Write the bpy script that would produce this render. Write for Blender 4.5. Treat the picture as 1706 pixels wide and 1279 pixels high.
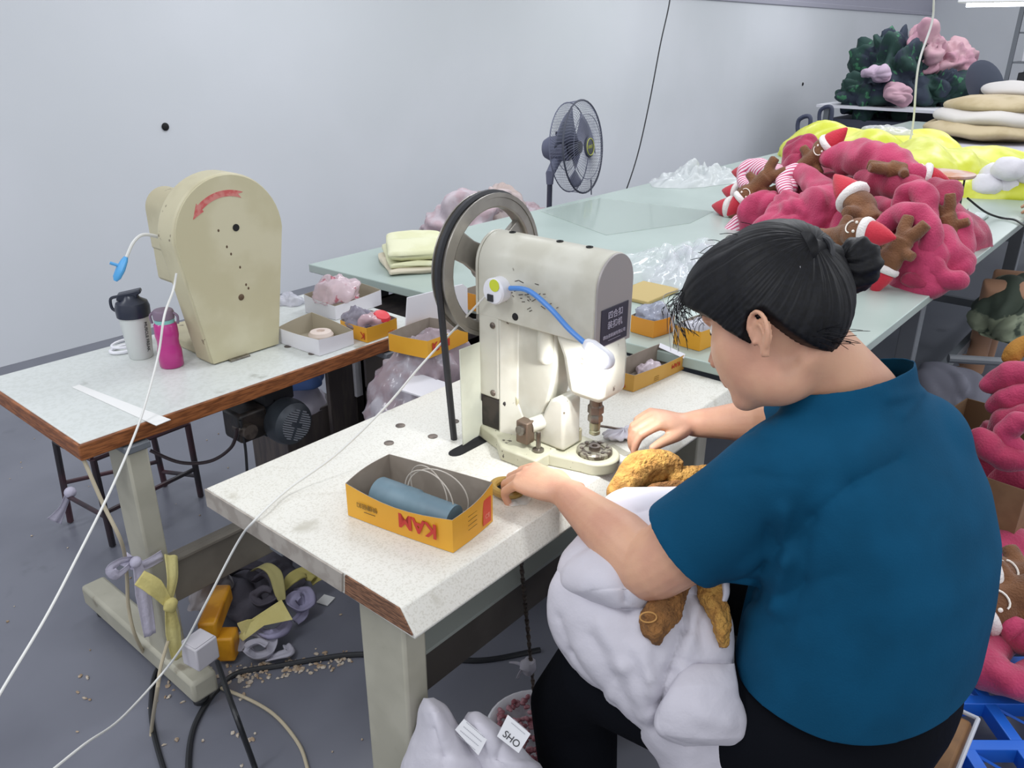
import bpy, bmesh, math, random
from mathutils import Vector, Matrix, Euler, noise
for o in list(bpy.data.objects): bpy.data.objects.remove(o, do_unlink=True)
C = bpy.context.scene.collection
PI = math.pi; R = math.radians
V = Vector

# ---------------------------------------------------------------- camera
EYE = V((0, 0, 1.58)); FPX = 1352.7
RX = V((0.64395539, -0.76504915, 0.00460984)).normalized()
UP = V((0.29907225, 0.25727124, 0.91889461)).normalized()
FW = V((0.70418552, 0.59034846, -0.39447617)).normalized()
cam = bpy.data.cameras.new('camera'); camo = bpy.data.objects.new('camera', cam); C.objects.link(camo)
camo.matrix_world = Matrix(((RX.x, UP.x, -FW.x, EYE.x), (RX.y, UP.y, -FW.y, EYE.y), (RX.z, UP.z, -FW.z, EYE.z), (0, 0, 0, 1)))
cam.sensor_width = 36; cam.lens = FPX / 1706 * 36; cam.clip_start = .02
sc = bpy.context.scene; sc.camera = camo
# ---------------------------------------------------------------- world, lights, exposure
sc.view_settings.view_transform = 'Standard'; sc.view_settings.look = 'None'
sc.view_settings.exposure = 0.0; sc.view_settings.gamma = 1; sc.view_settings.use_curve_mapping = False
w = bpy.data.worlds.new('room_light'); sc.world = w; w.use_nodes = True
w.node_tree.nodes['Background'].inputs[0].default_value = (.92, .945, 1.0, 1)
w.node_tree.nodes['Background'].inputs[1].default_value = 0.85
def area(loc, sx, sy, power, col=(.93, .96, 1), rot=(0, 0, 0), name='added_overhead_light'):
    l = bpy.data.lights.new(name, 'AREA'); l.shape = 'RECTANGLE'; l.size = sx; l.size_y = sy; l.energy = power; l.color = col
    o = bpy.data.objects.new(name, l); o.location = loc; o.rotation_euler = rot; C.objects.link(o); return o
for lx in (-.6, 3.0, 6.6, 10.2):
    for ly in (-1.4, 1.3, 3.2):
        area((lx, ly, 2.75), 1.3, .35, 15 if ly > 3 else 22)  # unseen lamps added overhead to light the room softly

# ---------------------------------------------------------------- helpers
def px_ray(x, y): return FW + RX * ((x - 853) / FPX) - UP * ((y - 639.5) / FPX)
def onz(x, y, z): d = px_ray(x, y); return EYE + d * ((z - EYE.z) / d.z)
def ony(x, y, v): d = px_ray(x, y); return EYE + d * (v / d.y)
def onx(x, y, v): d = px_ray(x, y); return EYE + d * (v / d.x)
def dep(x, y, v): return EYE + px_ray(x, y) * v

MATS = {}
def srgb(c):
    if isinstance(c, str): c = tuple(int(c[i:i + 2], 16) / 255 for i in (0, 2, 4))
    return tuple((x / 12.92 if x <= .04045 else ((x + .055) / 1.055) ** 2.4) for x in c[:3]) + (1,)
def mat(name, col, rough=.6, metal=0, col2=None, scale=8, detail=4, lo=.4, hi=.6, bump=0, bscale=60, bdet=3, spec=.5,
        alpha=1, trans=0, emit=None, estr=0, sheen=0, coat=0, col3=None, s3=30, lo3=.62, hi3=.68, stretch=None, sss=0):
    if name in MATS: return MATS[name]
    m = bpy.data.materials.new(name); m.use_nodes = True; nt = m.node_tree; N = nt.nodes; L = nt.links
    b = N['Principled BSDF']
    b.inputs['Base Color'].default_value = srgb(col); b.inputs['Roughness'].default_value = rough
    b.inputs['Metallic'].default_value = metal; b.inputs['Specular IOR Level'].default_value = spec
    b.inputs['Alpha'].default_value = alpha; b.inputs['Transmission Weight'].default_value = trans
    b.inputs['Sheen Weight'].default_value = sheen; b.inputs['Coat Weight'].default_value = coat
    if sss:
        b.inputs['Subsurface Weight'].default_value = sss; b.inputs['Subsurface Radius'].default_value = (.02, .008, .004); b.inputs['Subsurface Scale'].default_value = .4
    if emit: b.inputs['Emission Color'].default_value = srgb(emit); b.inputs['Emission Strength'].default_value = estr
    tc = N.new('ShaderNodeTexCoord'); src = tc.outputs['Object']
    if stretch:
        mp = N.new('ShaderNodeMapping'); mp.inputs['Scale'].default_value = stretch; L.new(src, mp.inputs[0]); src = mp.outputs[0]
    def nz(s, d, a, z):
        n = N.new('ShaderNodeTexNoise'); n.inputs['Scale'].default_value = s; n.inputs['Detail'].default_value = d; L.new(src, n.inputs['Vector'])
        r = N.new('ShaderNodeMapRange'); r.inputs['From Min'].default_value = a; r.inputs['From Max'].default_value = z; r.interpolation_type = 'SMOOTHSTEP'
        L.new(n.outputs['Fac'], r.inputs['Value']); return r.outputs[0]
    out = None
    if col2:
        mx = N.new('ShaderNodeMix'); mx.data_type = 'RGBA'; mx.inputs['A'].default_value = srgb(col); mx.inputs['B'].default_value = srgb(col2)
        L.new(nz(scale, detail, lo, hi), mx.inputs['Factor']); out = mx.outputs['Result']
    if col3:
        mx = N.new('ShaderNodeMix'); mx.data_type = 'RGBA'; mx.inputs['B'].default_value = srgb(col3)
        if out: L.new(out, mx.inputs['A'])
        else: mx.inputs['A'].default_value = srgb(col)
        L.new(nz(s3, 6, lo3, hi3), mx.inputs['Factor']); out = mx.outputs['Result']
    if out: L.new(out, b.inputs['Base Color'])
    if bump:
        n = N.new('ShaderNodeTexNoise'); n.inputs['Scale'].default_value = bscale; n.inputs['Detail'].default_value = bdet; L.new(src, n.inputs['Vector'])
        bp = N.new('ShaderNodeBump'); bp.inputs['Strength'].default_value = bump; bp.inputs['Distance'].default_value = .01
        L.new(n.outputs['Fac'], bp.inputs['Height']); L.new(bp.outputs[0], b.inputs['Normal'])
    MATS[name] = m; return m

class MB:
    def __init__(s): s.v = []; s.f = []; s.m = []; s.mi = 0
    def add(s, vs, fs):
        o = len(s.v); s.v += [V(p) for p in vs]; s.f += [[i + o for i in f] for f in fs]; s.m += [s.mi] * len(fs); return s
    def box(s, x0, x1, y0, y1, z0, z1, M=None):
        vs = [V((x, y, z)) for z in (z0, z1) for x, y in ((x0, y0), (x1, y0), (x1, y1), (x0, y1))]
        if M: vs = [M @ p for p in vs]
        return s.add(vs, [(3, 2, 1, 0), (4, 5, 6, 7), (0, 1, 5, 4), (1, 2, 6, 5), (2, 3, 7, 6), (3, 0, 4, 7)])
    def prism(s, poly, a, b, ax='z', M=None):
        n = len(poly)
        def q(p, h): return V((p[0], p[1], h)) if ax == 'z' else (V((p[0], h, p[1])) if ax == 'y' else V((h, p[0], p[1])))
        vs = [q(p, a) for p in poly] + [q(p, b) for p in poly]
        if M: vs = [M @ p for p in vs]
        return s.add(vs, [list(range(n))[::-1], list(range(n, 2 * n))] + [(i, (i + 1) % n, n + (i + 1) % n, n + i) for i in range(n)])
    def loft(s, rings, caps=True, closed=False):
        n = len(rings[0]); k = len(rings); fs = []
        for j in range(k if closed else k - 1):
            a = j * n; b = ((j + 1) % k) * n
            fs += [(a + i, a + (i + 1) % n, b + (i + 1) % n, b + i) for i in range(n)]
        if caps and not closed: fs += [list(range(n))[::-1], list(range((k - 1) * n, k * n))]
        return s.add([p for r in rings for p in r], fs)
    def tube(s, pts, r, n=8, caps=True, closed=False, flat=1.0, up=None):
        pts = [V(p) for p in pts]; k = len(pts); rs = r if isinstance(r, (list, tuple)) else [r] * k
        rings = []; prev = V(up) if up else None
        for i, p in enumerate(pts):
            if closed: t = pts[(i + 1) % k] - pts[i - 1]
            else: t = pts[min(i + 1, k - 1)] - pts[max(i - 1, 0)]
            t = t.normalized() if t.length > 1e-9 else V((0, 0, 1))
            if prev is None: prev = V((0, 0, 1)) if abs(t.z) < .9 else V((1, 0, 0))
            u = (prev - t * prev.dot(t))
            if u.length < 1e-6: u = t.orthogonal()
            u.normalize(); w_ = t.cross(u); prev = u
            rings.append([p + (u * math.cos(2 * PI * j / n) * flat + w_ * math.sin(2 * PI * j / n)) * rs[i] for j in range(n)])
        return s.loft(rings, caps, closed)
    def lathe(s, prof, c=(0, 0, 0), M=None, n=24):
        M = M or Matrix(); c = V(c); rings = []
        for r, z in prof: rings.append([c + M @ V((r * math.cos(2 * PI * j / n), r * math.sin(2 * PI * j / n), z)) for j in range(n)])
        return s.loft(rings)
    def ball(s, c, rad, M=None, n=16, k=10, fn=None):
        M = M or Matrix(); c = V(c); rings = []
        rad = rad if isinstance(rad, (list, tuple)) else (rad,) * 3
        for i in range(k + 1):
            th = PI * min(max(i / k, .004), .996); ring = []
            for j in range(n):
                d = V((math.sin(th) * math.cos(2 * PI * j / n), math.sin(th) * math.sin(2 * PI * j / n), -math.cos(th)))
                q = V((d.x * rad[0], d.y * rad[1], d.z * rad[2])); q = c + M @ q
                if fn: q = fn(q, d)
                ring.append(q)
            rings.append(ring)
        return s.loft(rings)
    def grid(s, fn, nu, nv, thick=0):
        vs = [fn(i / nu, j / nv) for j in range(nv + 1) for i in range(nu + 1)]
        fs = [(j * (nu + 1) + i, j * (nu + 1) + i + 1, (j + 1) * (nu + 1) + i + 1, (j + 1) * (nu + 1) + i) for j in range(nv) for i in range(nu)]
        return s.add(vs, fs)
    def build(s, name, mt, parent=None, bevel=0, seg=2, sub=0, solid=0, angle=35, smooth=True, kind=None, decim=0):
        me = bpy.data.meshes.new(name); me.from_pydata([tuple(p) for p in s.v], [], s.f); me.update()
        bm = bmesh.new(); bm.from_mesh(me); bmesh.ops.recalc_face_normals(bm, faces=bm.faces); bm.to_mesh(me); bm.free()
        mats = mt if isinstance(mt, (list, tuple)) else [mt]
        for m_ in mats: me.materials.append(m_)
        if len(mats) > 1:
            for p, i in zip(me.polygons, s.m): p.material_index = i
        if smooth:
            me.shade_smooth()
            if angle < 179: me.set_sharp_from_angle(angle=R(angle))
        o = bpy.data.objects.new(name, me); C.objects.link(o)
        if parent is not None:
            o.parent = parent; o.matrix_parent_inverse = (Matrix.Translation(parent.location) @ parent.rotation_euler.to_matrix().to_4x4()).inverted() if parent.type == 'EMPTY' else Matrix()
        if solid: md = o.modifiers.new('thickness', 'SOLIDIFY'); md.thickness = solid; md.offset = 0
        if bevel: md = o.modifiers.new('bevel', 'BEVEL'); md.width = bevel; md.segments = seg; md.limit_method = 'ANGLE'; md.angle_limit = R(40); md.use_clamp_overlap = True
        if sub: md = o.modifiers.new('smooth', 'SUBSURF'); md.levels = sub; md.render_levels = sub
        if kind: o['kind'] = kind
        return o
def thing(name, label, cat, loc=(0, 0, 0), rz=0, group=None):
    o = bpy.data.objects.new(name, None); C.objects.link(o); o.location = loc; o.rotation_euler = (0, 0, rz); o.empty_display_size = .05
    o['label'] = label; o['category'] = cat
    if group: o['group'] = group
    return o
def tag(o, label, cat, group=None, kind=None):
    o['label'] = label; o['category'] = cat
    if group: o['group'] = group
    if kind: o['kind'] = kind
    return o
def struct(o): o['kind'] = 'structure'; return o
def lab(o, l): o['label'] = l; return o
def cr(pts, k=8, closed=False):
    pts = [V(p) for p in pts]; n = len(pts); out = []
    for i in range(n if closed else n - 1):
        if closed: a, b, c, d = pts[i - 1], pts[i], pts[(i + 1) % n], pts[(i + 2) % n]
        else: a, b, c, d = pts[max(i - 1, 0)], pts[i], pts[i + 1], pts[min(i + 2, n - 1)]
        for j in range(k):
            t = j / k; out.append(.5 * ((2 * b) + (c - a) * t + (2 * a - 5 * b + 4 * c - d) * t * t + (3 * b - a - 3 * c + d) * t ** 3))
    if not closed: out.append(pts[-1])
    return out
def lerp_list(vals, n):
    k = len(vals) - 1; out = []
    for i in range(n):
        t = i / (n - 1) * k; a = min(int(t), k - 1); out.append(vals[a] + (vals[a + 1] - vals[a]) * (t - a))
    return out
def text(s, size, M, mt, parent, name='lettering', ext=.0004, ax='CENTER', bold=0):
    cu = bpy.data.curves.new(name, 'FONT'); cu.body = s; cu.size = size; cu.extrude = ext; cu.offset = bold; cu.align_x = ax; cu.align_y = 'CENTER'
    t = bpy.data.objects.new(name, cu); me = bpy.data.meshes.new_from_object(t)
    bpy.data.objects.remove(t); me.name = name; me.transform(M); me.materials.clear(); me.materials.append(mt)
    o = bpy.data.objects.new(name, me); C.objects.link(o); o.parent = parent
    if parent.type == 'EMPTY': o.matrix_parent_inverse = (Matrix.Translation(parent.location) @ parent.rotation_euler.to_matrix().to_4x4()).inverted()
    return o
def frame(o, x, y):   # matrix with given origin, x axis and y axis
    x = V(x).normalized(); z = x.cross(V(y)).normalized(); y = z.cross(x)
    return Matrix(((x.x, y.x, z.x, o[0]), (x.y, y.y, z.y, o[1]), (x.z, y.z, z.z, o[2]), (0, 0, 0, 1)))
def ridge(p, f, seed=0):
    q = V(p) * f + V((seed * 7.3, seed * 3.1, seed * 1.7)); a = 0; am = 1
    for k in range(3):
        a += (1 - abs(noise.noise(q)) * 2.2) * am; q = q * 2.03 + V((3, 1, 5)); am *= .5
    return a / 1.75
def nz3(p, f, seed=0): return noise.noise(V(p) * f + V((seed * 5.1, seed * 9.7, seed * 2.3)))
def puffy(p, f, seed=0):
    q = Matrix.Rotation(seed * 1.3, 3, 'Z') @ (Matrix.Rotation(seed * .7, 3, 'X') @ V(p)); q = V((q.x * .42, q.y * 1.15, q.z * .9)) * f + V((seed * 7.3, seed * 3.1, seed * 1.7)); return 1.5 * abs(noise.noise(q)) + .45 * abs(noise.noise(q * 2.1 + V((4, 2, 7))))
def heap(name, c, rad, mt, seed=0, amp=.25, freq=12, parent=None, n=64, k=36, rz=0, kind=None, warp=.8, floor=True, M=None, mode='puff'):
    """crumpled cloth or film: a dome with sharp folds, flat where it rests"""
    mb = MB(); c = V(c); rot = M or Matrix.Rotation(rz, 3, 'Z'); a_ = (min(rad) + max(rad)) / 2
    def fn(q, d):
        q0 = q - c; wv = V((nz3(q, freq * .5, seed), nz3(q, freq * .5, seed + 3), nz3(q, freq * .5, seed + 6))) * (warp / freq)
        h = (ridge if mode == 'ridge' else puffy)(q + wv, freq * (1 if mode == 'ridge' else .75), seed) - .5
        low = nz3(q, 1.1 / max(rad), seed + 9) * .35
        q = q + (rot @ V((d.x, d.y, d.z))) * a_ * (amp * h + low)
        if floor and q.z < c.z: q.z = c.z + (q.z - c.z) * .03
        return q
    mb.ball(c, rad, rot.to_4x4() if not M else M.to_4x4(), n, k, fn)
    return mb.build(name, mt, parent, angle=180, kind=kind)
def push(me, f):
    ns = [v.normal.copy() for v in me.vertices]; cs = [v.co.copy() for v in me.vertices]
    me.vertices.foreach_set('co', [x for c, n in zip(cs, ns) for x in (c + n * f(c))]); me.update()
def copy_tree(o, parent=None):
    c = o.copy(); C.objects.link(c); c.parent = parent
    for ch in list(o.children): copy_tree(ch, c)
    return c

# ---------------------------------------------------------------- materials
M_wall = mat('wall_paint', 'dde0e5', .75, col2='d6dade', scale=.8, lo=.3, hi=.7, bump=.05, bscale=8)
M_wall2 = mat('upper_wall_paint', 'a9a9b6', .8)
M_floor = mat('floor_epoxy', '73757f', .28, col2='6a6c76', scale=1.5, col3='5c5e66', s3=5, lo3=.62, hi3=.75, bump=.02, bscale=12)
M_lam = mat('speckled_laminate', 'dddbd2', .35, col2='d0cdc2', scale=260, detail=2, lo=.5, hi=.62, col3='bdb9ab', s3=9, lo3=.63, hi3=.75)
M_lam2 = mat('pale_laminate', 'd0d4d1', .33, col2='c9cdc9', scale=90, lo=.45, hi=.6, col3='9c9f98', s3=7, lo3=.66, hi3=.75)
M_edge = mat('worn_edge_band', 'a8a198', .6, col2='978f86', scale=30)
M_wood = mat('bare_plywood_edge', '8a6248', .7, col2='5f4231', scale=40, stretch=(1, 1, 8), lo=.4, hi=.6, bump=.3, bscale=50)
M_wood2 = mat('varnished_wood_edge', '9a5f36', .45, col2='6f4022', scale=26, stretch=(1, 1, 9), lo=.35, hi=.65)
M_cream = mat('cream_painted_steel', 'b0ad9d', .5, col2='a6a393', scale=7, col3='857f70', s3=14, lo3=.66, hi3=.78, bump=.03, bscale=40)
M_mach = mat('machine_enamel', 'cfcdc0', .33, col2='c2bfb0', scale=10, col3='6b6052', s3=22, lo3=.69, hi3=.72, bump=.04, bscale=30)
M_mach2 = mat('aged_ivory_enamel', 'c4bd9f', .45, col2='b8b092', scale=7, col3='7f7560', s3=26, lo3=.70, hi3=.74)
M_iron = mat('oily_iron', '5d554f', .4, .7, col2='7a6f66', scale=40)
M_steel = mat('worn_steel', '8d8880', .3, .9, col2='6f6960', scale=30)
M_dark = mat('black_rubber', '2b2c30', .55)
M_grease = mat('greasy_black', '231f1d', .4, col2='38302c', scale=30)
M_hole = mat('dark_recess', '141416', .8)
M_green = mat('pale_green_table', 'abbab3', .3, col2='a2b1aa', scale=3, lo=.3, hi=.7)
M_ggrey = mat('grey_steel_leg', '6d7278', .45)
M_white = mat('white_plastic', 'e6e6ec', .35)
M_blue = mat('blue_silicone', '4d86cf', .4)
M_cyan = mat('light_blue_plastic', '4f9fd6', .4)
M_cord = mat('white_cord_sheath', 'dcdcd8', .45)
M_bcord = mat('black_cable_sheath', '1c1e22', .4)
M_beige = mat('beige_cable_sheath', 'b5aa92', .5)

# ---------------------------------------------------------------- structure
WY = 4.5; WX = 17.0
mb = MB(); mb.box(-6, WX, -6, WY, -.1, 0); struct(mb.build('floor', M_floor))
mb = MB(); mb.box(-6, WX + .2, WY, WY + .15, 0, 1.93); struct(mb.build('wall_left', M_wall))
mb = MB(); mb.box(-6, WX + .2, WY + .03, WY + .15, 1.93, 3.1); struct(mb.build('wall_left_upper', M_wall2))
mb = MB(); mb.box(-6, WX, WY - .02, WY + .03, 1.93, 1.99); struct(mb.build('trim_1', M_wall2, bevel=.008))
mb = MB(); mb.box(WX, WX + .2, -6, WY, 0, 3.1); struct(mb.build('wall_far', M_wall))
for px, py in ((275, 211), (1337, 140)):
    p = ony(px, py, WY); mb = MB(); mb.ball((p.x, WY - .004, p.z), (.022, .012, .022), n=10, k=6)
    tag(mb.build('wall_plug', M_hole), 'small dark plug left in the white wall ' + ('above the arched ivory machine' if px < 900 else 'near the dark green clothes pile'), 'wall plug')
# ================================================================ sewing table 1 (front)
def plugs(pts, z, parent):
    for i, (px, py) in enumerate(pts):
        p = onz(px, py, z); mb = MB(); mb.lathe([(.011, 0), (.011, .0012), (.009, .0016), (.0001, .0016)], (p.x, p.y, z), n=16)
        mb.build('screw_cap', M_iron, parent)
T = .76
tb = thing('press_table', 'cream speckled worktable nearest the camera, carrying the spoked flywheel press', 'table', (1.24, 1.07, 0))
mb = MB()
X0, X1, Y0, Y1 = .672, 1.83, .795, 1.352
prof = [(Y1, T - .042), (Y1, T - .004), (Y1 - .004, T), (Y0, T), (Y0 - .006, T - .0015), (Y0 - .035, T - .042), (Y0 - .033, T - .048)]
mb.prism(prof, X0 + .004, X1, 'x')
top = mb.build('tabletop', M_lam, tb, bevel=.002)
mb = MB(); mb.prism([(Y1 - .001, T - .041), (Y1 - .001, T - .002), (.93, T - .002), (.935, T - .041)], X0, X0 + .0045, 'x'); lab(mb.build('edge_band', M_edge, tb), 'grey worn edge band')
mb = MB(); mb.prism([(.928, T - .041), (.923, T - .002), (Y0 - .002, T - .002), (Y0 - .03, T - .040)], X0 + .001, X0 + .0045, 'x'); lab(mb.build('bare_edge', M_wood, tb), 'bare plywood where the band broke off')
plugs([(667, 709), (648, 738), (721, 727), (757, 702)], T, tb)
for (a, b) in (((942, 738), (992, 770)),):
    pass
p = onz(770, 741, T); mb = MB(); mb.prism([(1.105 + .022 * math.cos(t * PI / 8), 1.078 + .016 * math.sin(t * PI / 8)) for t in range(4, 13)] + [(1.26, 1.062), (1.26, 1.094)], T - .02, T + .0008); lab(mb.build('belt_slot', M_hole, tb), 'dark oval belt slot')
p = onz(838, 812, T); mb = MB(); mb.lathe([(.034, -.02), (.034, .0008), (.001, .0008)], (p.x, p.y, T), n=24); lab(mb.build('cable_hole', M_hole, tb), 'round dark cable hole')
for (a, b) in (((1018, 742), (1046, 758)), ((1052, 752), (1060, 757))):
    A = onz(*a, T); B = onz(*b, T); mb = MB(); mb.tube([V((A.x, A.y, T)), V((B.x, B.y, T))], .010, 8, flat=.12); mb.build('worn_patch', M_cream, tb)
def stand(parent, x0, x1, yleg, dl, yf0, yf1, beam, mbm=None, lm2=None):
    for k, (x, s) in enumerate(((x0, 1), (x1, -1))):
        mb = MB(); mb.box(x - .026, x + .026, yleg - dl / 2, yleg + dl / 2, .09, T - .045); mb.build('leg', (lm2 or M_cream) if k else M_cream, parent, bevel=.006)
        mb = MB(); mb.box(x - .035, x + .035, yf0, yf1, .035, .10); mb.build('foot_beam', M_cream, parent, bevel=.01)
        for y in (yf0 + .04, yf1 - .04):
            mb = MB(); mb.lathe([(.02, 0), (.022, .012), (.012, .02), (.012, .036)], (x, y, 0), n=12); mb.build('levelling_foot', M_dark, parent)
        mb = MB(); mb.box(x - .03, x + .03, yleg - .06, yleg + .3, T - .062, T - .044); mb.build('top_bracket', M_ggrey, parent, bevel=.003)
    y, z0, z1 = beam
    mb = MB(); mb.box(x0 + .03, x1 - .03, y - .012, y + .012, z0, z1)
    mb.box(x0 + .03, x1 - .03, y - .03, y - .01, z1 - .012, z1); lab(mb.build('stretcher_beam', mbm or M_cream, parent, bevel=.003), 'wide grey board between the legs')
stand(tb, .735, 1.76, .885, .115, .6, 1.08, (.93, .39, .52), mat('shaded_board', '5b5651', .7, col2='4c4743', scale=5))  # the board's shade is put into its darker colour
mb = MB(); mb.box(.77, 1.73, .885, .94, .520, .528); lab(mb.build('lit_beam_top', mat('lit_top_tone', '9aa09a', .5), tb), 'pale strip for the lit top face of the shaded board')  # light falling on the beam's top, painted as a paler strip
# T1 second light rail
mb = MB(); mb.box(.70, 1.80, 1.15, 1.19, T - .085, T - .045); mb.build('under_rail', M_ggrey, tb, bevel=.003)

# ================================================================ sewing table 2 (left)
t2 = thing('machine_table', 'worktable by the wall with brown wooden front edge carrying the arched ivory machine', 'table', (1.12, 2.0, 0))
a0, a1, b0, b1 = .600, 1.655, 1.73, 2.275
mb = MB(); mb.box(a0, a1, b0, b1, T - .038, T); mb.build('tabletop', M_lam2, t2, bevel=.003)
mb = MB(); mb.box(a0 - .006, a1 + .004, b0 - .007, b0 + .001, T - .040, T - .002); lab(mb.build('front_edge_band', M_wood2, t2, bevel=.002), 'brown varnished wooden edge')
mb = MB(); mb.box(a0 - .007, a0 + .001, b0 - .006, b1, T - .040, T - .002); lab(mb.build('side_edge_band', M_wood2, t2, bevel=.002), 'brown varnished wooden edge')
stand(t2, .715, 1.50, 1.775, .10, 1.60, 2.21, (1.82, .19, .33), mat('weathered_board', '857f74', .7, col2='736c62', scale=4), mat('shaded_leg', '5a5048', .6, col2='4b423c', scale=5))  # second leg coloured darker to carry the shade it stands in
plugs([(480, 577), (520, 589), (640, 546)], T, t2)
# ================================================================ cutting table
G = .80
t3 = thing('cutting_table', 'long pale green cutting table running along the wall to the back', 'table', (4.2, 1.5, 0))
mb = MB(); mb.prism([(1.76, 2.46), (1.845, .60), (9.2, .60), (9.2, 2.46)], G - .03, G); mb.build('tabletop', M_green, t3, bevel=.003)
for x in (2.0, 3.05, 4.9, 6.8, 8.8):
    for y in (.68, 2.36):
        mb = MB(); mb.box(x - .03, x + .03, y - .03, y + .03, 0, G - .03); mb.build('leg', M_ggrey, t3, bevel=.004)
for y in (.68, 2.36):
    mb = MB(); mb.box(1.95, 9.0, y - .02, y + .02, G - .09, G - .03); mb.build('apron_rail', M_ggrey, t3)
    mb = MB(); mb.box(1.95, 9.0, y - .015, y + .015, .22, .26); mb.build('low_rail', M_ggrey, t3)
for x in (2.0, 3.05, 4.9, 6.8, 8.8):
    mb = MB(); mb.box(x - .015, x + .015, .68, 2.36, .22, .26); mb.build('cross_rail', M_ggrey, t3)

# ================================================================ button press
BX = 1.252
pr = thing('button_press', 'ivory enamelled button press with spoked flywheel and arched head on the front table', 'button press', (BX, 1.0, T))
def arch(xc, hw, z0, zc, n=16, taper=0):
    return [(xc - hw + taper, z0)] + [(xc - hw * math.cos(PI * i / n), zc + hw * math.sin(PI * i / n)) for i in range(n + 1)] + [(xc + hw - taper, z0)]
mb = MB(); mb.prism(arch(BX, .062, 1.045, 1.151), .80, 1.09, 'y'); mb.build('arm_housing', M_mach, pr, bevel=.003)
mb = MB(); mb.prism(arch(BX, .060, 1.03, 1.151), .796, .801, 'y'); lab(mb.build('face_plate', mat('plate_metal', 'a8a2a0', .4, .25), pr, bevel=.001), 'plain grey metal arched face plate')
mb = MB(); mb.prism(arch(BX, .062, 1.045, 1.151), 1.091, 1.097, 'y'); mb.build('rear_plate', M_mach, pr, bevel=.001)
for y in (.86, .93, 1.05):
    mb = MB(); mb.lathe([(.007, -.004), (.007, .0015), (.004, .0015), (.004, -.002)], (BX, y, 1.213), n=12); mb.build('oil_hole', M_hole, pr)
# head block around the plunger
mb = MB()
mb.loft([[V((BX + sx * hx, y0 if sy < 0 else y1, z)) for sx, sy in ((-1, -1), (1, -1), (1, 1), (-1, 1))] for hx, y0, y1, z in ((.040, .792, .862, .917), (.045, .786, .872, .935), (.047, .786, .885, 1.0), (.058, .80, .90, 1.05))])
mb.build('plunger_housing', M_mach, pr, bevel=.014, seg=3)
# plunger parts
cy = .828
mb = MB(); mb.lathe([(.013, .878), (.013, .93)], (BX, cy, 0), n=16); mb.build('plunger_rod', M_iron, pr)
mb = MB(); mb.lathe([(.010, .876), (.0165, .878), (.0165, .893), (.013, .897), (.013, .902)], (BX, cy, 0), n=6); mb.build('clamp_nut', M_iron, pr)
mb = MB(); mb.lathe([(.010, .857), (.0155, .859), (.0155, .870), (.012, .876)], (BX, cy, 0), n=6); mb.build('lock_nut', M_steel, pr)
mb = MB(); mb.lathe([(.007, .828), (.0115, .831), (.0115, .838), (.010, .839), (.010, .842), (.0115, .843), (.0115, .857), (.008, .858)], (BX, cy, 0), n=16); mb.build('upper_die', mat('brass_steel', 'a5a58c', .35, .8), pr)
# column (C frame), with ribs
mb = MB()
mb.prism([(.905, 1.05), (1.085, 1.05), (1.085, .79), (.945, .79), (.945, .835), (.925, .88), (.912, .93), (.905, .97)], BX - .035, BX + .035, 'x')
mb.build('column_web', M_mach, pr, bevel=.006)
mb = MB(); mb.prism([(1.035, 1.05), (1.09, 1.05), (1.09, .865), (1.035, .865)], BX - .062, BX + .062, 'x'); mb.build('column_cover', M_mach, pr, bevel=.004)
mb = MB(); mb.loft([[V((BX - .062, 1.036, z)), V((BX - .035, 1.0 - t, z)), V((BX + .035, 1.0 - t, z)), V((BX + .062, 1.036, z))] for z, t in ((1.05, 0), (.86, 0), (.80, .03), (.785, .06))]); mb.build('column_rib', M_mach, pr, bevel=.005)
for z in (.878, 1.03):
    mb = MB(); mb.ball((BX - .063, 1.05, z), (.004, .007, .007), n=12, k=6); mb.build('cover_screw', M_iron, pr)
mb = MB(); mb.ball((BX - .062, .99, 1.062), (.004, .008, .008), n=12, k=6); mb.build('housing_screw', M_hole, pr)
mb = MB(); mb.tube([V((BX - .037, .93, 1.045)), V((BX - .037, .93, .985))], [.018, .018], 12); mb.ball((BX - .037, .93, .985), .018); mb.build('rocker_boss', M_mach, pr)
mb = MB(); mb.lathe([(.019, -.002), (.019, .004), (.0001, .004)], (BX - .036, 1.02, .862), Matrix.Rotation(-PI / 2, 4, 'Y'), 18); mb.build('pivot_cap', M_mach2, pr)
mb = MB(); mb.box(BX - .058, BX + .05, 1.02, 1.10, .785, .866); lab(mb.build('belt_recess', M_grease, pr, bevel=.01), 'greasy black gap around the shaft')
# swan shaped front bracket
mb = MB(); mb.prism([(.872, .79), (.874, .84), (.874, .893), (.880, .904), (.896, .906), (.912, .896), (.925, .870), (.933, .845), (.945, .815), (.965, .79)], BX - .045, BX + .015, 'x'); mb.build('swan_bracket', M_mach, pr, bevel=.007, seg=3)
mb = MB(); mb.tube([V((BX - .065, .945, .835)), V((BX - .03, .93, .84))], .016, 14); mb.build('pivot_boss', M_mach, pr)
mb = MB(); mb.box(BX - .088, BX - .062, .935, .965, .80, .850); lab(mb.build('lever_block', mat('rusty_block', '7b6a5c', .5, .6), pr, bevel=.003), 'brown steel adjusting block')
mb = MB(); mb.lathe([(.011, 0), (.011, .006), (.0001, .006)], (BX - .088, .95, .832), Matrix.Rotation(-PI / 2, 4, 'Y'), 14); mb.build('block_bolt', M_steel, pr)
mb = MB(); mb.lathe([(.012, .79), (.012, .795), (.005, .797), (.005, .832), (.004, .834)], (BX - .075, .915, 0), n=12); mb.build('stud_bolt', M_steel, pr)
mb = MB(); mb.lathe([(.010, .79), (.010, .815), (.006, .815), (.006, .808)], (BX + .02, .885, 0), n=12); mb.build('oil_cup', M_mach2, pr)
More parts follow.
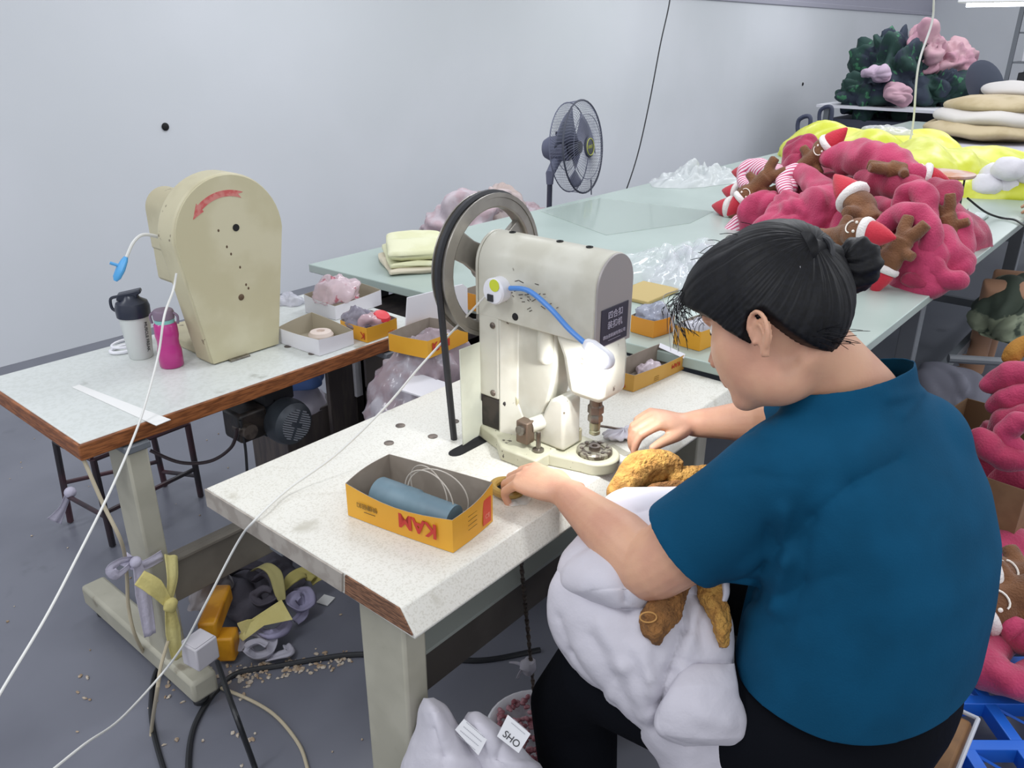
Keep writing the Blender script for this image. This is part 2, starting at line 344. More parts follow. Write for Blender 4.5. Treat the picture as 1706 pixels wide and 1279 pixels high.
# base
mb = MB(); mb.prism([(BX - .112, .892), (BX - .02, .892), (BX + .06, .90), (BX + .085, .95), (BX + .085, 1.10), (BX - .06, 1.10), (BX - .085, 1.02), (BX - .115, .985)], T, .79)
M_chip = mat('chipped_enamel', 'c4c2ab', .4, col2='b9b79f', scale=14, col3='4a4138', s3=55, lo3=.655, hi3=.67)
mb.build('base_plate', M_chip, pr, bevel=.004)
mb = MB(); mb.prism([(BX + .048 * math.cos(t), .82 + .048 * math.sin(t)) for t in [PI + i * PI / 14 for i in range(15)]] + [(BX + .05, .90), (BX - .07, .90)], T, .787); mb.build('base_tongue', M_chip, pr, bevel=.004)
mb = MB(); mb.lathe([(.037, .786), (.037, .795), (.033, .798), (.022, .7975), (.022, .794), (.0001, .794)], (BX, .826, 0), n=28); lab(mb.build('die_ring', mat('chipped_die', '8c8878', .45, .4, col2='4d443b', scale=90, lo=.45, hi=.55), pr), 'chipped dark lower die ring')
mb = MB(); mb.lathe([(.012, .79), (.012, .803), (.006, .803), (.006, .797)], (BX, .826, 0), n=16); mb.build('lower_die', M_iron, pr)
for k in range(6):
    a = k * PI / 3 + .2; mb = MB(); mb.lathe([(.004, .797), (.004, .800), (.0001, .800)], (BX + .027 * math.cos(a), .826 + .027 * math.sin(a), 0), n=8); mb.build('ring_screw', M_iron, pr)
# flywheel
WYc, WZ = 1.125, 1.132
Mw = Matrix.Rotation(-PI / 2, 4, 'X')
def ringmesh(mb, r0, r1, y0, y1, n=48):
    mb.loft([[V((BX + .008 + r * math.cos(2 * PI * j / n), y, WZ + r * math.sin(2 * PI * j / n))) for j in range(n)] for r, y in ((r0, y0), (r1, y0), (r1, y1), (r0, y1))], closed=True)
mb = MB(); ringmesh(mb, .121, .146, 1.108, 1.140)
fw = mb.build('flywheel', mat('wheel_steel', 'a9a49b', .32, .55, col2='97928a', scale=12), pr, bevel=.004)
mb = MB(); mb.lathe([(.034, -.025), (.034, .02), (.02, .022), (.0001, .022)], (BX + .008, WYc, WZ), Mw, 24); mb.build('wheel_hub', MATS['wheel_steel'], fw)
for k in range(3):
    a = R(148 + 120 * k); d = V((math.cos(a), 0, math.sin(a))); q = V((-d.z, 0, d.x)); c = V((BX + .008, WYc, WZ)); mb = MB()
    mb.loft([[c + d * rr + q * sx * ww + V((0, sy * .007, 0)) for sx, sy in ((-1, -1), (1, -1), (1, 1), (-1, 1))] for rr, ww in ((.02, .032), (.07, .026), (.125, .030))]); mb.build('wheel_spoke', MATS['wheel_steel'], fw, bevel=.003)
mb = MB()
ringmesh(mb, .143, .152, 1.106, 1.109); ringmesh(mb, .143, .152, 1.139, 1.142); mb.build('rim_lip', MATS['wheel_steel'], fw)
# belt
pts = []
for i in range(25):
    a = R(190 - i * 200 / 24); pts.append(V((BX + .008 + .150 * math.cos(a), WYc, WZ + .150 * math.sin(a))))
pts = [V((1.15, WYc, .70)), V((1.14, WYc, .80))] + pts + [V((1.36, WYc, .80)), V((1.30, WYc, .70))]
mb = MB(); mb.tube(pts, .0075, 6, up=(0, 1, 0)); mb.build('drive_belt', M_dark, pr)
# belt guard plate
mb = MB(); mb.prism([(1.128, .985), (1.192, .985), (1.192, .85), (1.205, .835), (1.208, .79), (1.20, .77), (1.132, .762)], 1.086, 1.089, 'y'); lab(mb.build('belt_guard', mat('guard_enamel', 'd3d6c6', .3, col2='c6c9b9', scale=9), pr, bevel=.001), 'flat pale belt guard plate')
# name plate
mb = MB(); mb.box(BX - .046, BX + .046, .7945, .7962, 1.038, 1.112); npl = mb.build('name_plate', mat('plate_black', '33303f', .4), pr, bevel=.0008)
Mp = lambda x, z: frame((x, .7938, z), (1, 0, 0), (0, 0, 1))
mw = mat('plate_print', 'b9b4c4', .5)
text('四合扣', .017, Mp(BX, 1.096), mw, npl); text('装扣机', .017, Mp(BX, 1.076), mw, npl); text('四合扣机械有限公司', .0085, Mp(BX, 1.055), mw, npl); text('一一一一一一一', .006, Mp(BX, 1.046), mw, npl)
# scratches on the arm
random.seed(5)
for k in range(26):
    yy = random.gauss(.955, .03) if k < 20 else random.uniform(.85, 1.05); zz = random.gauss(1.11, .012) ; mb = MB(); a = random.uniform(-.6, .6); l = random.uniform(.002, .006)
    mb.box(-.0006, .0006, -l, l, -.0007, .0007, Matrix.Translation((BX - .0622, yy, zz)) @ Matrix.Rotation(a, 4, 'X')); mb.build('paint_chip', M_iron, pr)

# ================================================================ second machine (ivory, arched cover)
m2 = thing('covered_press', 'ivory machine with tall arched belt cover and red arrow on the left table', 'button press', (1.14, 2.05, T))
ac = 1.14
def arch2(hw, base, z0, zc, n=24): return [(ac - base, z0)] + [(ac - hw * math.cos(PI * i / n), zc + hw * math.sin(PI * i / n)) for i in range(n + 1)] + [(ac + base, z0)]
mb = MB(); mb.prism(arch2(.160, .106, T + .001, 1.095), 1.919, 2.0, 'y'); mb.build('belt_cover', M_mach2, m2, bevel=.008, seg=3)
mb = MB(); mb.prism(arch2(.156, .103, T + .004, 1.095), 1.915, 1.920, 'y'); mb.build('cover_face', mat('ivory_face', 'c9c3a6', .45, col2='bfb898', scale=6, col3='8b8068', s3=30, lo3=.72, hi3=.76), m2, bevel=.001)
p = ony(393, 379, 1.915); mb = MB(); mb.lathe([(.0095, 0), (.0095, .0015), (.0001, .0015)], (p.x, 1.915, p.z), Matrix.Rotation(PI / 2, 4, 'X'), 20); lab(mb.build('shaft_hole', M_hole, m2), 'round black shaft hole')
p = ony(402, 495, 1.915); mb = MB(); mb.lathe([(.009, 0), (.007, .002), (.003, .004), (.0001, .004)], (p.x, 1.915, p.z), Matrix.Rotation(PI / 2, 4, 'X'), 14); lab(mb.build('cover_screw', mat('rust', '5a4632', .7), m2), 'rusty cover screw')
for px, py in ((364, 384), (378, 411), (385, 423), (400, 445), (414, 480), (410, 474)):
    p = ony(px, py, 1.915); mb = MB(); mb.ball((p.x, 1.915, p.z), (.003, .001, .004), n=8, k=4); mb.build('rust_spot', MATS['rust'], m2)
# red arrow
mb = MB(); n = 14; cx_, cz_ = ac + .0, 1.085; ang = lambda t: R(66 + 62 * t)
po = []
r1_, r0_ = .128, .112
mbp = [(1, 0)]
outer = [(cx_ - .004 + r1_ * math.cos(ang(i / n)), cz_ + r1_ * math.sin(ang(i / n))) for i in range(n + 1)]
inner = [(cx_ - .004 + r0_ * math.cos(ang(i / n)), cz_ + r0_ * math.sin(ang(i / n))) for i in range(n + 1)][::-1]
tip = (cx_ - .004 + .118 * math.cos(R(145)), cz_ + .118 * math.sin(R(145)))
oo = (cx_ - .004 + .134 * math.cos(R(128)), cz_ + .134 * math.sin(R(128))); ii = (cx_ - .004 + .106 * math.cos(R(128)), cz_ + .106 * math.sin(R(128)))
notch = (cx_ - .004 + .120 * math.cos(R(72)), cz_ + .120 * math.sin(R(72)))
poly = outer + [oo, tip, ii] + inner + [notch]
mb.prism(poly, 1.9142, 1.9152, 'y'); lab(mb.build('direction_arrow', mat('red_print', 'c25a58', .6, col2='c98078', scale=60), m2), 'red curved direction arrow')
mb = MB(); mb.prism(arch(ac - .005, .058, 1.02, 1.13), 2.0, 2.24, 'y'); mb.build('arm_housing', M_mach2, m2, bevel=.008, seg=3)
mb = MB(); mb.box(ac - .06, ac + .05, 2.15, 2.24, .93, 1.03); mb.build('plunger_housing', M_mach2, m2, bevel=.01, seg=3)
mb = MB(); mb.box(ac - .045, ac + .045, 2.0, 2.10, T + .03, 1.03); mb.build('column_web', M_mach2, m2, bevel=.005)
mb = MB(); mb.box(ac - .09, ac + .08, 2.0, 2.24, T, T + .03); mb.build('base_plate', M_mach2, m2, bevel=.006)
mb = MB(); mb.box(ac - .046, ac - .03, 2.10, 2.15, .95, 1.03); mb.build('rocker_link', M_grease, m2, bevel=.003)
mb = MB(); mb.tube([V((ac - .02, 2.03, 1.18)), V((ac - .02, 2.03, 1.215))], .005, 8); mb.build('oil_pin', M_dark, m2)
p = onz(400, 598, T); mb = MB(); mb.box(p.x - .03, p.x + .03, 1.90, 1.915, T, T + .006); mb.build('hinge', M_steel, m2, bevel=.001)
# ================================================================ cardboard boxes
M_yel = mat('yellow_carton', 'e0a52e', .5, col2='d99c28', scale=5)
M_yel2 = mat('ochre_carton', 'c99a45', .55, col2='c08f3b', scale=5)
M_kraft = mat('grey_carton_inside', '978c80', .8, col2='8f8478', scale=20)
M_wbox = mat('white_carton', 'dddce2', .5)
M_redp = mat('red_ink', 'b92f24', .5)
M_brp = mat('brown_ink', '8a6a2a', .6)
M_film = mat('clear_film', 'dfe0e8', .12, alpha=.36, spec=.8)
M_film2 = mat('milky_film', 'd8d8e2', .2, alpha=.6, spec=.8)
def carton(name, label, L, N, Rr, h, mo=M_yel, mi=M_kraft, cat='box', group=None, bow=.004, dip=(0, 0, 0, 0), t=.0012, hs=None, rise=None):
    L, N, Rr = V(L), V(N), V(Rr); z = N.z; K = L + Rr - N; P = [L, N, Rr, K]; c = (L + Rr) / 2
    hs = hs or [h] * 4
    root = thing(name, label, cat, (c.x, c.y, z), 0, group)
    mb = MB(); mb.prism([(p.x, p.y) for p in P], z + .0005, z + .002); mb.build('box_bottom', mi, root)
    for i in range(4):
        a, b = P[i], P[(i + 1) % 4]; d = (b - a).normalized(); n = V((d.y, -d.x, 0))
        if (a + b).dot(n) / 2 < c.dot(n): n = -n
        mb = MB(); rings = []; k = 8
        for j in range(k + 1):
            u = j / k; s_ = math.sin(PI * u); p = a.lerp(b, u) + n * (bow * s_ * .4); hh = hs[i] + (hs[(i + 1) % 4] - hs[i]) * u - dip[i] * s_
            q = p + n * bow * s_ * .8
            rings.append([p, V((q.x, q.y, z + hh)), V((q.x, q.y, z + hh)) - n * t, p - n * t])
        mb.loft(rings)
        mb.m = [(0 if f_i % 4 == 0 else 1) for f_i in range(len(mb.f))]
        nm = 'side_panel'
        mb.build(nm, [mo, mi], root)
    root['_'] = 0; del root['_']
    return root, P
def on_side(a, b, u, hz, off=.0036, flip=False):
    a, b = V(a), V(b); d = (b - a).normalized(); n = V((d.y, -d.x, 0)); p = a.lerp(b, u) + V((0, 0, hz))
    if (EYE - p).dot(n) < 0: n = -n
    xd = d if d.cross(V((0, 0, 1))).dot(n) > 0 else -d
    if flip: return frame(p + n * off, -xd, (0, 0, -1))
    return frame(p + n * off, xd, (0, 0, 1))
def bag(name, label, c, rad, seed, mt=None, amp=.4, freq=22, group=None, cat='plastic bag', n=48, k=28):
    o = heap(name, c, rad, mt or M_film2, seed, amp, freq, n=n, k=k, mode='ridge'); return tag(o, label, cat, group)

# box with blue roll on the front table
L, N, Rr = onz(580, 858, T + .001), onz(755, 921, T + .001), onz(821, 868, T + .001)
b1, P = carton('cardboard_box', 'open yellow box with red letters holding a blue roll and wire, on the front table', L, N, Rr, .078, hs=[.068, .066, .082, .075], dip=(.010, 0, .004, .0), bow=.006)
text('KAM', .040, on_side(P[0], P[1], .70,   .036, .0060, flip=True), M_redp, b1, bold=.0011)
text('快捷钮扣', .012, on_side(P[0], P[1], .22, .036, .0055, flip=True), M_brp, b1); text('--------', .010, on_side(P[0], P[1], .24, .022, .0045, flip=True), MATS['rust'], b1)
mb = MB(); mb.box(-.012, .012, -.026, .026, -.0004, .0004, on_side(P[1], P[2], .80, .036, .0042)); lab(mb.build('red_mark', mat('red_print2', 'cf4a34', .5), b1), 'red printed square')
text('CE', .012, on_side(P[1], P[2], .80, .026, .0050), mat('pale_print', 'e0907a', .5), b1)
for k in range(4): text('----------', .008, on_side(P[1], P[2], .42, .055 - k * .009, .0058), M_brp, b1)
c = (P[0] + P[2]) / 2; ax = (P[0] - P[1]).normalized(); sd = (P[2] - P[1]).normalized()
A = c + ax * .085 + V((0, 0, .035)) - sd * .012; B = c - ax * .085 + V((0, 0, .030)) - sd * .012
mb = MB(); mb.tube([A, A.lerp(B, .02), A.lerp(B, .5), A.lerp(B, .52), B], [.029, .031, .031, .0285, .028], 24)
tag(mb.build('blue_roll', mat('slate_blue_cloth', '6f8894', .5, col2='647b87', scale=12), angle=50), 'slate blue rolled cylinder lying in the yellow box on the front table', 'roll')
mb = MB()
for k, (r, ox, tl) in enumerate(((.052, .0, .1), (.055, .012, -.15), (.047, -.016, .3))):
    cc = c + V((0, 0, .052)) - ax * (.022 + ox)
    mb.tube([cc + (ax * math.cos(a) * r * 1.1) + V((0, 0, 1)) * math.sin(a) * r + sd * (math.cos(a) * r * tl + .01 * k) for a in [i * 2 * PI / 40 for i in range(40)]], .0012, 6, closed=True)
tag(mb.build('wire_coil', mat('pale_wire', 'bfb6aa', .35)), 'coil of thin pale tubing standing up in the yellow box', 'wire coil')

# boxes on the left table
L, N, Rr = onz(465, 570, T + .001), onz(533, 593, T + .001), onz(590, 573, T + .001)
b2, P = carton('cardboard_box', 'open white box beside the arched ivory machine on the left table', L, N, Rr, .045, M_wbox, mat('beige_inside', 'a89f8c', .8), hs=[.045, .048, .042, .060])
c = (P[0] + P[2]) / 2
mb = MB(); mb.lathe([(.035, .001), (.036, .025), (.03, .034), (.012, .036), (.012, .030), (.0001, .030)], (c.x + .012, c.y - .008, T + .002), n=24)
tag(mb.build('tape_roll', mat('pinkish_tape', 'd6c6bc', .5)), 'pinkish roll of tape lying in the open white box on the left table', 'tape roll')
N, Rr = onz(612, 571, T + .001), onz(662, 553, T + .001); L = N + V((0, 1, 0)) * .115 + V((-.002, 0, 0)); 
b3, P = carton('cardboard_box', 'open yellow box heaped with grey and red film bags on the left table', L, N, Rr, .045)
text('K', .03, on_side(P[1], P[0], .13, .02, flip=True), M_redp, b3); text('KAM', .012, on_side(P[1], P[2], .78, .01, flip=True), M_redp, b3)
c = (P[0] + P[2]) / 2
bag('film_bag', 'grey see-through bag heaped in the yellow box on the left table', c + V((-.01, .03, .03)), (.055, .06, .045), 3, mat('grey_film', '8d8897', .2, alpha=.7), group=None)
bag('film_bag', 'clear bag of pink bits at the near end of the yellow box, left table', c + V((-.0, -.015, .035)), (.045, .035, .035), 8, mat('pink_film', 'd9b8bf', .15, alpha=.65))
mb = MB(); mb.lathe([(.026, 0), (.027, .012), (.022, .02), (.001, .022)], (c.x + .02, c.y - .032, T + .045), Matrix.Rotation(.4, 4, 'X'), 20)
tag(mb.build('red_roll', mat('red_tape', 'd8353f', .4)), 'bright red tape roll at the front of the yellow box, left table', 'tape roll')
L, N, Rr = onz(509, 520, T + .001), onz(560, 533, T + .001), onz(636, 507, T + .001)
L.z = N.z = Rr.z = T + .001
b4, P = carton('cardboard_box', 'tall open white box under a heap of pink and clear bags, left table', L, N, Rr, .055, M_wbox, MATS['beige_inside'], hs=[.06, .045, .05, .06])
c = (P[0] + P[2]) / 2
bag('film_bag', 'large clear bag with pink red scraps heaped on the white box, left table', c + V((-.03, -.01, .045)), (.085, .06, .07), 12, mat('pinkish_film', 'e3cdd4', .12, col2='c05a6c', scale=24, lo=.56, hi=.64, alpha=.7), freq=16)
bag('film_bag', 'small white bag behind the arched ivory machine near the white box', onz(490, 505, T + .001) + V((.0, .02, .0)), (.05, .05, .03), 15, M_film2)

# box on the right of the front table
L, N, Rr = onz(1012, 640, T + .001), onz(1055, 653, T + .001), onz(1139, 615, T + .001)
b6, P = carton('cardboard_box', 'open ochre box with clear scraps at the right end of the front table', L, N, Rr, .050, M_yel2, hs=[.05, .045, .042, .055])
text('KAM', .012, on_side(P[1], P[0], .45, .011, flip=True), M_redp, b6); text('KAM', .018, on_side(P[1], P[2], .80, .026, flip=True), M_redp, b6)
for k in range(3): text('-------', .009, on_side(P[1], P[2], .42, .018 - k * .005), M_brp, b6)
c = (P[0] + P[2]) / 2
a, b = P[2] + V((0, 0, .043)), P[3] + V((0, 0, .056)); mb = MB(); mb.loft([[a, b, b + V((-.012, -.004, -.008)), a + V((-.012, -.004, -.008))], [a + V((0, 0, .001)), b + V((0, 0, .001)), b + V((-.012, -.004, -.007)), a + V((-.012, -.004, -.007))]]); lab(mb.build('white_flap', M_wbox, b6), 'white inner flap')
bag('film_scrap', 'clear and pink scraps in the ochre box on the front table', c + V((.015, .0, .012)), (.045, .03, .018), 21, mat('pale_scrap', 'cbbcc4', .25, alpha=.85), cat='film scraps')
# boxes on the cutting table
def boxz(px, z): return onz(px[0], px[1], z)
L, N, Rr = boxz((1050, 552), G + .001), boxz((1088, 563), G + .001), boxz((1122, 552), G + .001)
b7, P = carton('cardboard_box', 'orange box of grey film bags behind the press on the green table', L, N, Rr, .05, mat('orange_carton', 'd5912f', .5))
bag('film_bag', 'blue grey film bag puffed up in the orange box behind the press', (P[0] + P[2]) / 2 + V((.01, .01, .035)), (.05, .045, .04), 31, mat('bluegrey_film', 'a3a7b8', .15, alpha=.75))
L, N, Rr = boxz((1121, 572), G + .001), boxz((1165, 585), G + .001), boxz((1215, 563), G + .001)
b8, P = carton('cardboard_box', 'bright yellow box right of the orange one on the green table', L, N, Rr, .055)
bag('film_bag', 'white film bag in the bright yellow box on the green table', (P[0] + P[2]) / 2 + V((-.01, .01, .035)), (.045, .04, .03), 33, M_film2)
L, N, Rr = boxz((768, 512), G + .001), boxz((806, 522), G + .001), boxz((850, 508), G + .001)
carton('cardboard_box', 'orange box seen through the flywheel on the green table', L, N, Rr, .055, MATS['orange_carton'])
mb = MB(); c = onz(1075, 490, G); mb.box(c.x - .1, c.x + .1, c.y - .07, c.y + .07, G, G + .012, None); tag(mb.build('tan_board', mat('tan_board', 'b5a06a', .8), bevel=.003), 'tan flat board under the clear bags behind the press', 'board')
# stand, bag and box between the two worktables
c = onz(700, 640, .60)
bn = thing('storage_bin', 'dark upright bin holding the film bags between the two worktables', 'bin', (1.52, 1.53, 0))
mb = MB()
for (x0, x1, y0, y1) in ((1.36, 1.372, 1.42, 1.66), (1.70, 1.712, 1.42, 1.66), (1.36, 1.712, 1.42, 1.432), (1.36, 1.712, 1.648, 1.66)): mb.box(x0, x1, y0, y1, .05, .50)
mb.build('bin_side', mat('dark_grey_plastic', '4a484c', .6), bn, bevel=.003)
mb = MB(); mb.box(1.36, 1.712, 1.42, 1.66, .04, .05); mb.build('bin_floor', MATS['dark_grey_plastic'], bn)
tag(heap('film_bag', (1.47, 1.535, .50), (.21, .12, .29), mat('bag_film', 'cdc9d3', .12, col2='b5a3ab', scale=14, alpha=.62), 41, .16, 13, n=90, k=60, mode='ridge'), 'large clear bag bulging out of the bin between the worktables', 'plastic bag')
L, N, Rr = ony(668, 597, 1.56), ony(738, 612, 1.45), ony(800, 590, 1.45)
zz = .795; L, N, Rr = V((1.36, 1.575, zz)), V((1.385, 1.45, zz)), V((1.55, 1.46, zz))
b5, P = carton('cardboard_box', 'yellow box with upside-down red letters on top of the bagged bin', L, N, Rr, .05)
text('KAM', .034, on_side(P[1], P[2], .30, .026, .0035), M_redp, b5, bold=.0009)
mb = MB(); mb.prism([(1.44, .78), (1.70, .78), (1.70, .89), (1.68, .905), (1.46, .915)], 1.60, 1.604, 'y'); tag(mb.build('white_card', M_wbox), 'white card flap standing behind the yellow box on the bin', 'card')
mb = MB(); p = onz(705, 622, .63); mb.box(-.06, .06, -.045, .045, 0, .004, Matrix.Translation((1.35, 1.43, .73)) @ Matrix.Rotation(.5, 4, 'Z') @ Matrix.Rotation(.25, 4, 'X')); tag(mb.build('paper_sheet', M_wbox), 'white folded paper on the clear bag below the yellow box', 'paper')

# ================================================================ bottles
p = onz(236, 594, T)
sh = thing('shaker_bottle', 'translucent shaker bottle with black lid by the arched ivory machine', 'bottle', (p.x, p.y, T))
s_ = 1.0
mb = MB(); mb.lathe([(.028, 0), (.031, .004), (.040, .125), (.040, .13), (.038, .13), (.029, .006), (.0001, .004)], (p.x, p.y, T), n=32); mb.build('bottle_body', mat('frosted_plastic', 'd2d6d4', .3, alpha=.93), sh, angle=50)
mb = MB(); mb.lathe([(.043, .120), (.044, .145), (.040, .158), (.024, .168), (.018, .178), (.0001, .179)], (p.x, p.y, T), n=32); ld = mb.build('lid', mat('black_blue_plastic', '262b3a', .3), sh)
mb = MB(); mb.prism([(-.035, .166), (-.030, .183), (.028, .193), (.030, .184), (.020, .178), (.016, .16)], -.014, .014, 'y', Matrix.Translation((p.x, p.y, T)) @ Matrix.Rotation(-.6, 4, 'Z')); mb.build('flip_cap', MATS['black_blue_plastic'], sh, bevel=.003)
d = V((-.6, .75, 0)).normalized()
mb = MB(); mb.tube(cr([p + d * .036 + V((0, 0, .172)), p + d * .055 + V((0, 0, .165)), p + d * .056 + V((0, 0, .14)), p + d * .044 + V((0, 0, .13))], 5), .004, 8); mb.build('carry_loop', MATS['black_blue_plastic'], sh)
tv = (EYE - p); tv.z = 0; tv.normalize(); sdv = V((-tv.y, tv.x, 0)); tdir = (tv + sdv * .75).normalized(); q = p + tdir * .0375
text('MUSCLE FREAK', .0125, frame((q.x, q.y, T + .065), V((0, 0, -1)) - tdir * .07, V((0, 0, 1)).cross(tdir)), mat('black_print', '2a2a2e', .5), sh)
p = onz(287, 609, T)
pb = thing('pink_bottle', 'magenta steel bottle with turquoise collar and mauve lid on the left table', 'bottle', (p.x, p.y, T))
mb = MB(); mb.lathe([(.027, 0), (.0305, .004), (.031, .045), (.0275, .06), (.0275, .075), (.030, .088), (.029, .118), (.022, .126)], (p.x, p.y, T), n=32); mb.build('bottle_body', mat('magenta_enamel', 'b02a7c', .3, coat=.3), pb, angle=60)
mb = MB(); mb.lathe([(.0245, .118), (.025, .133), (.022, .134)], (p.x, p.y, T), n=32); lab(mb.build('collar', mat('turquoise_plastic', '83bdb8', .4), pb), 'turquoise collar')
mb = MB(); mb.lathe([(.0265, .133), (.027, .150), (.024, .158), (.0001, .160)], (p.x, p.y, T), n=32); lab(mb.build('lid', mat('mauve_plastic', '7c6a7c', .4), pb, bevel=.002), 'mauve lid')
for s2 in (-1, 1):
    d = (RX * s2); mb = MB(); mb.tube(cr([p + d * .026 + V((0, 0, .15)), p + d * .036 + V((0, 0, .14)), p + d * .034 + V((0, 0, .12))], 4), .0035, 8); mb.build('lid_loop', MATS['mauve_plastic'], pb)
c = onz(212, 583, T); mb = MB(); mb.tube([c + V((.045 * math.cos(a), .028 * math.sin(a), .006)) for a in [i * PI / 10 for i in range(20)]], .005, 6, closed=True); mb.tube([c + V((.05 * math.cos(a) + .02, .035 * math.sin(a) + .02, .012)) for a in [i * PI / 10 for i in range(20)]], .004, 6, closed=True)
tag(mb.build('cord_bundle', M_white), 'coiled white cord bundle behind the shaker bottle', 'cord')
c = onz(490, 498, T)
A, B = onz(122, 645, T), onz(272, 705, T); d = (B - A).normalized(); n_ = V((-d.y, d.x, 0))
mb = MB(); mb.prism([(A.x - n_.x * .003, A.y - n_.y * .003), (B.x - n_.x * .018, B.y - n_.y * .018), (B.x + n_.x * .02, B.y + n_.y * .02), (A.x + n_.x * .016, A.y + n_.y * .016)], T + .0005, T + .002)
tag(mb.build('paper_strip', mat('white_paper', 'e4e4e2', .6)), 'long white paper strip lying at the front corner of the left table', 'paper')

# ================================================================ gooseneck lamps
lx = BX - .062
lp = thing('gooseneck_lamp', 'white magnetic work lamp with blue gooseneck stuck on the button press', 'lamp', (lx - .02, 1.03, 1.11))
c = ony(829, 483, 1.045); c = V((lx - .001, 1.045, c.z)); c = onx(829, 483, lx - .012)
Mr = Matrix.Rotation(-PI / 2, 4, 'Y')
mb = MB(); mb.lathe([(.026, -.012), (.027, .012), (.024, .016), (.0001, .017)], c, Mr, 28); mb.build('lamp_base', M_white, lp)
mb = MB(); mb.lathe([(.0125, .0165), (.0125, .0176), (.0001, .0176)], c + V((0, -.006, .014)), Mr, 20); lab(mb.build('yellow_sticker', mat('yellow_sticker', 'c9d23c', .5), lp), 'yellow round sticker')
mb = MB(); mb.box(-.007, .007, -.007, .007, -.003, .003, Matrix.Translation(c + V((-.0165, .004, -.013))) @ Mr); lab(mb.build('switch', M_dark, lp), 'black rocker switch')
c2 = onx(850, 480, lx - .014); g = cr([c2, onx(880, 484, lx - .022), onx(915, 512, lx - .028), onx(948, 548, lx - .03), onx(975, 572, lx - .032)], 6)
mb = MB(); mb.tube(g, .0052, 10); lab(mb.build('gooseneck', M_blue, lp), 'blue flexible neck')
h0 = onx(972, 568, lx - .032); h1 = onx(1027, 614, lx - .036); hd = (h1 - h0).normalized(); sdh = hd.cross(V((-1, 0, 0))).normalized()
mb = MB(); k = 12
mb.prism([(.018 * math.cos(t) + .075 - .018, .018 * math.sin(t)) for t in [-PI / 2 + i * PI / k for i in range(k + 1)]] + [(.02, .016), (.003, .008), (.003, -.008), (.02, -.016)], -.006, .006, 'z', frame(h0, hd, sdh)); mb.build('lamp_head', M_white, lp, bevel=.003, seg=3)
mb = MB(); mb.prism([(.012 * math.cos(t) + .057 - .006, .012 * math.sin(t)) for t in [-PI / 2 + i * PI / 8 for i in range(9)]] + [(.018, .01), (.018, -.01)], .0055, .0072, 'z', frame(h0, hd, sdh)); lab(mb.build('lamp_lens', mat('lamp_lens_grey', 'c9c9cc', .2), lp), 'ribbed clear lens cover')
for k in range(6): mb = MB(); mb.box(.024 + k * .006, .0265 + k * .006, -.008, .008, .0072, .0082, frame(h0, hd, sdh)); mb.build('lens_rib', mat('rib_grey', '8f9094', .4), lp)
mb = MB(); mb.prism([(.012 * math.cos(t) + .057 - .006, .012 * math.sin(t)) for t in [-PI / 2 + i * PI / 8 for i in range(9)]] + [(.018, .01), (.018, -.01)], -.0075, -.0060, 'z', frame(h0, hd, sdh)); lab(mb.build('led_panel', mat('led_white', 'ffffff', .3, emit='f4f8ff', estr=25), lp), 'lit white light panel')
l = bpy.data.lights.new('led_beam', 'SPOT'); l.energy = 8; l.spot_size = R(150); l.spot_blend = .7; l.shadow_soft_size = .02; l.color = (.97, .98, 1)
lo = bpy.data.objects.new('led_beam', l); C.objects.link(lo); lo.location = h0 + hd * .04 + V((.001, 0, -.012)); lo.rotation_euler = V((.45, .25, -1)).to_track_quat('-Z', 'Y').to_euler()
# its cord
cd = cr([c + V((-.004, .02, -.008)), ony(760, 545, 1.13), ony(700, 610, 1.16), ony(640, 680, 1.18), ony(560, 757, 1.19), onz(480, 815, T + .012), onz(425, 866, T + .004), ony(395, 905, 1.23), ony(340, 1010, 1.28), ony(305, 1075, 1.35), ony(265, 1128, 1.42), ony(200, 1198, 1.3), ony(140, 1240, 1.2), ony(60, 1305, 1.1)], 8)
mb = MB(); mb.tube(cd, .0024, 7); tag(mb.build('lamp_cord', M_cord), 'thin white cord running from the blue-necked lamp across the front table to the floor', 'cord')
l2 = thing('gooseneck_lamp', 'lamp with white gooseneck and light blue head on the arched ivory machine', 'lamp', (1.0, 2.03, 1.1))
g = cr([ony(287, 401, 2.02), ony(262, 394, 2.02), ony(238, 391, 2.02), ony(222, 404, 2.02), ony(211, 428, 2.02)], 6)
mb = MB(); mb.tube(g, .0042, 8); mb.build('gooseneck', M_cord, l2)
mb = MB(); mb.box(-.014, .014, -.012, .012, -.012, .012, Matrix.Translation(ony(286, 402, 2.02))); mb.build('lamp_mount', M_dark, l2, bevel=.002)
a, b = ony(210, 428, 2.02), ony(192, 468, 2.02)
mb = MB(); mb.tube([a, a.lerp(b, .15), a.lerp(b, .5), a.lerp(b, .85), b], [.007, .012, .016, .014, .006], 14, flat=.6, up=(1, 0, 0)); mb.tube([a.lerp(b, .4), a.lerp(b, .4) + V((-.022, .012, .012))], .004, 8); lab(mb.build('lamp_head', M_cyan, l2), 'light blue lamp head')
cd = cr([ony(294, 455, 1.91), ony(288, 485, 1.90), ony(274, 525, 1.80), ony(264, 590, 1.78), ony(243, 670, 1.73), ony(224, 725, 1.70), ony(185, 815, 1.62), ony(130, 925, 1.55), ony(75, 1030, 1.45), ony(0, 1155, 1.35), ony(-40, 1230, 1.25)], 8)
mb = MB(); mb.tube(cd, .0028, 7); tag(mb.build('lamp_cord', M_cord), 'white cord falling from the arched ivory machine past the pink bottle to lower left', 'cord')

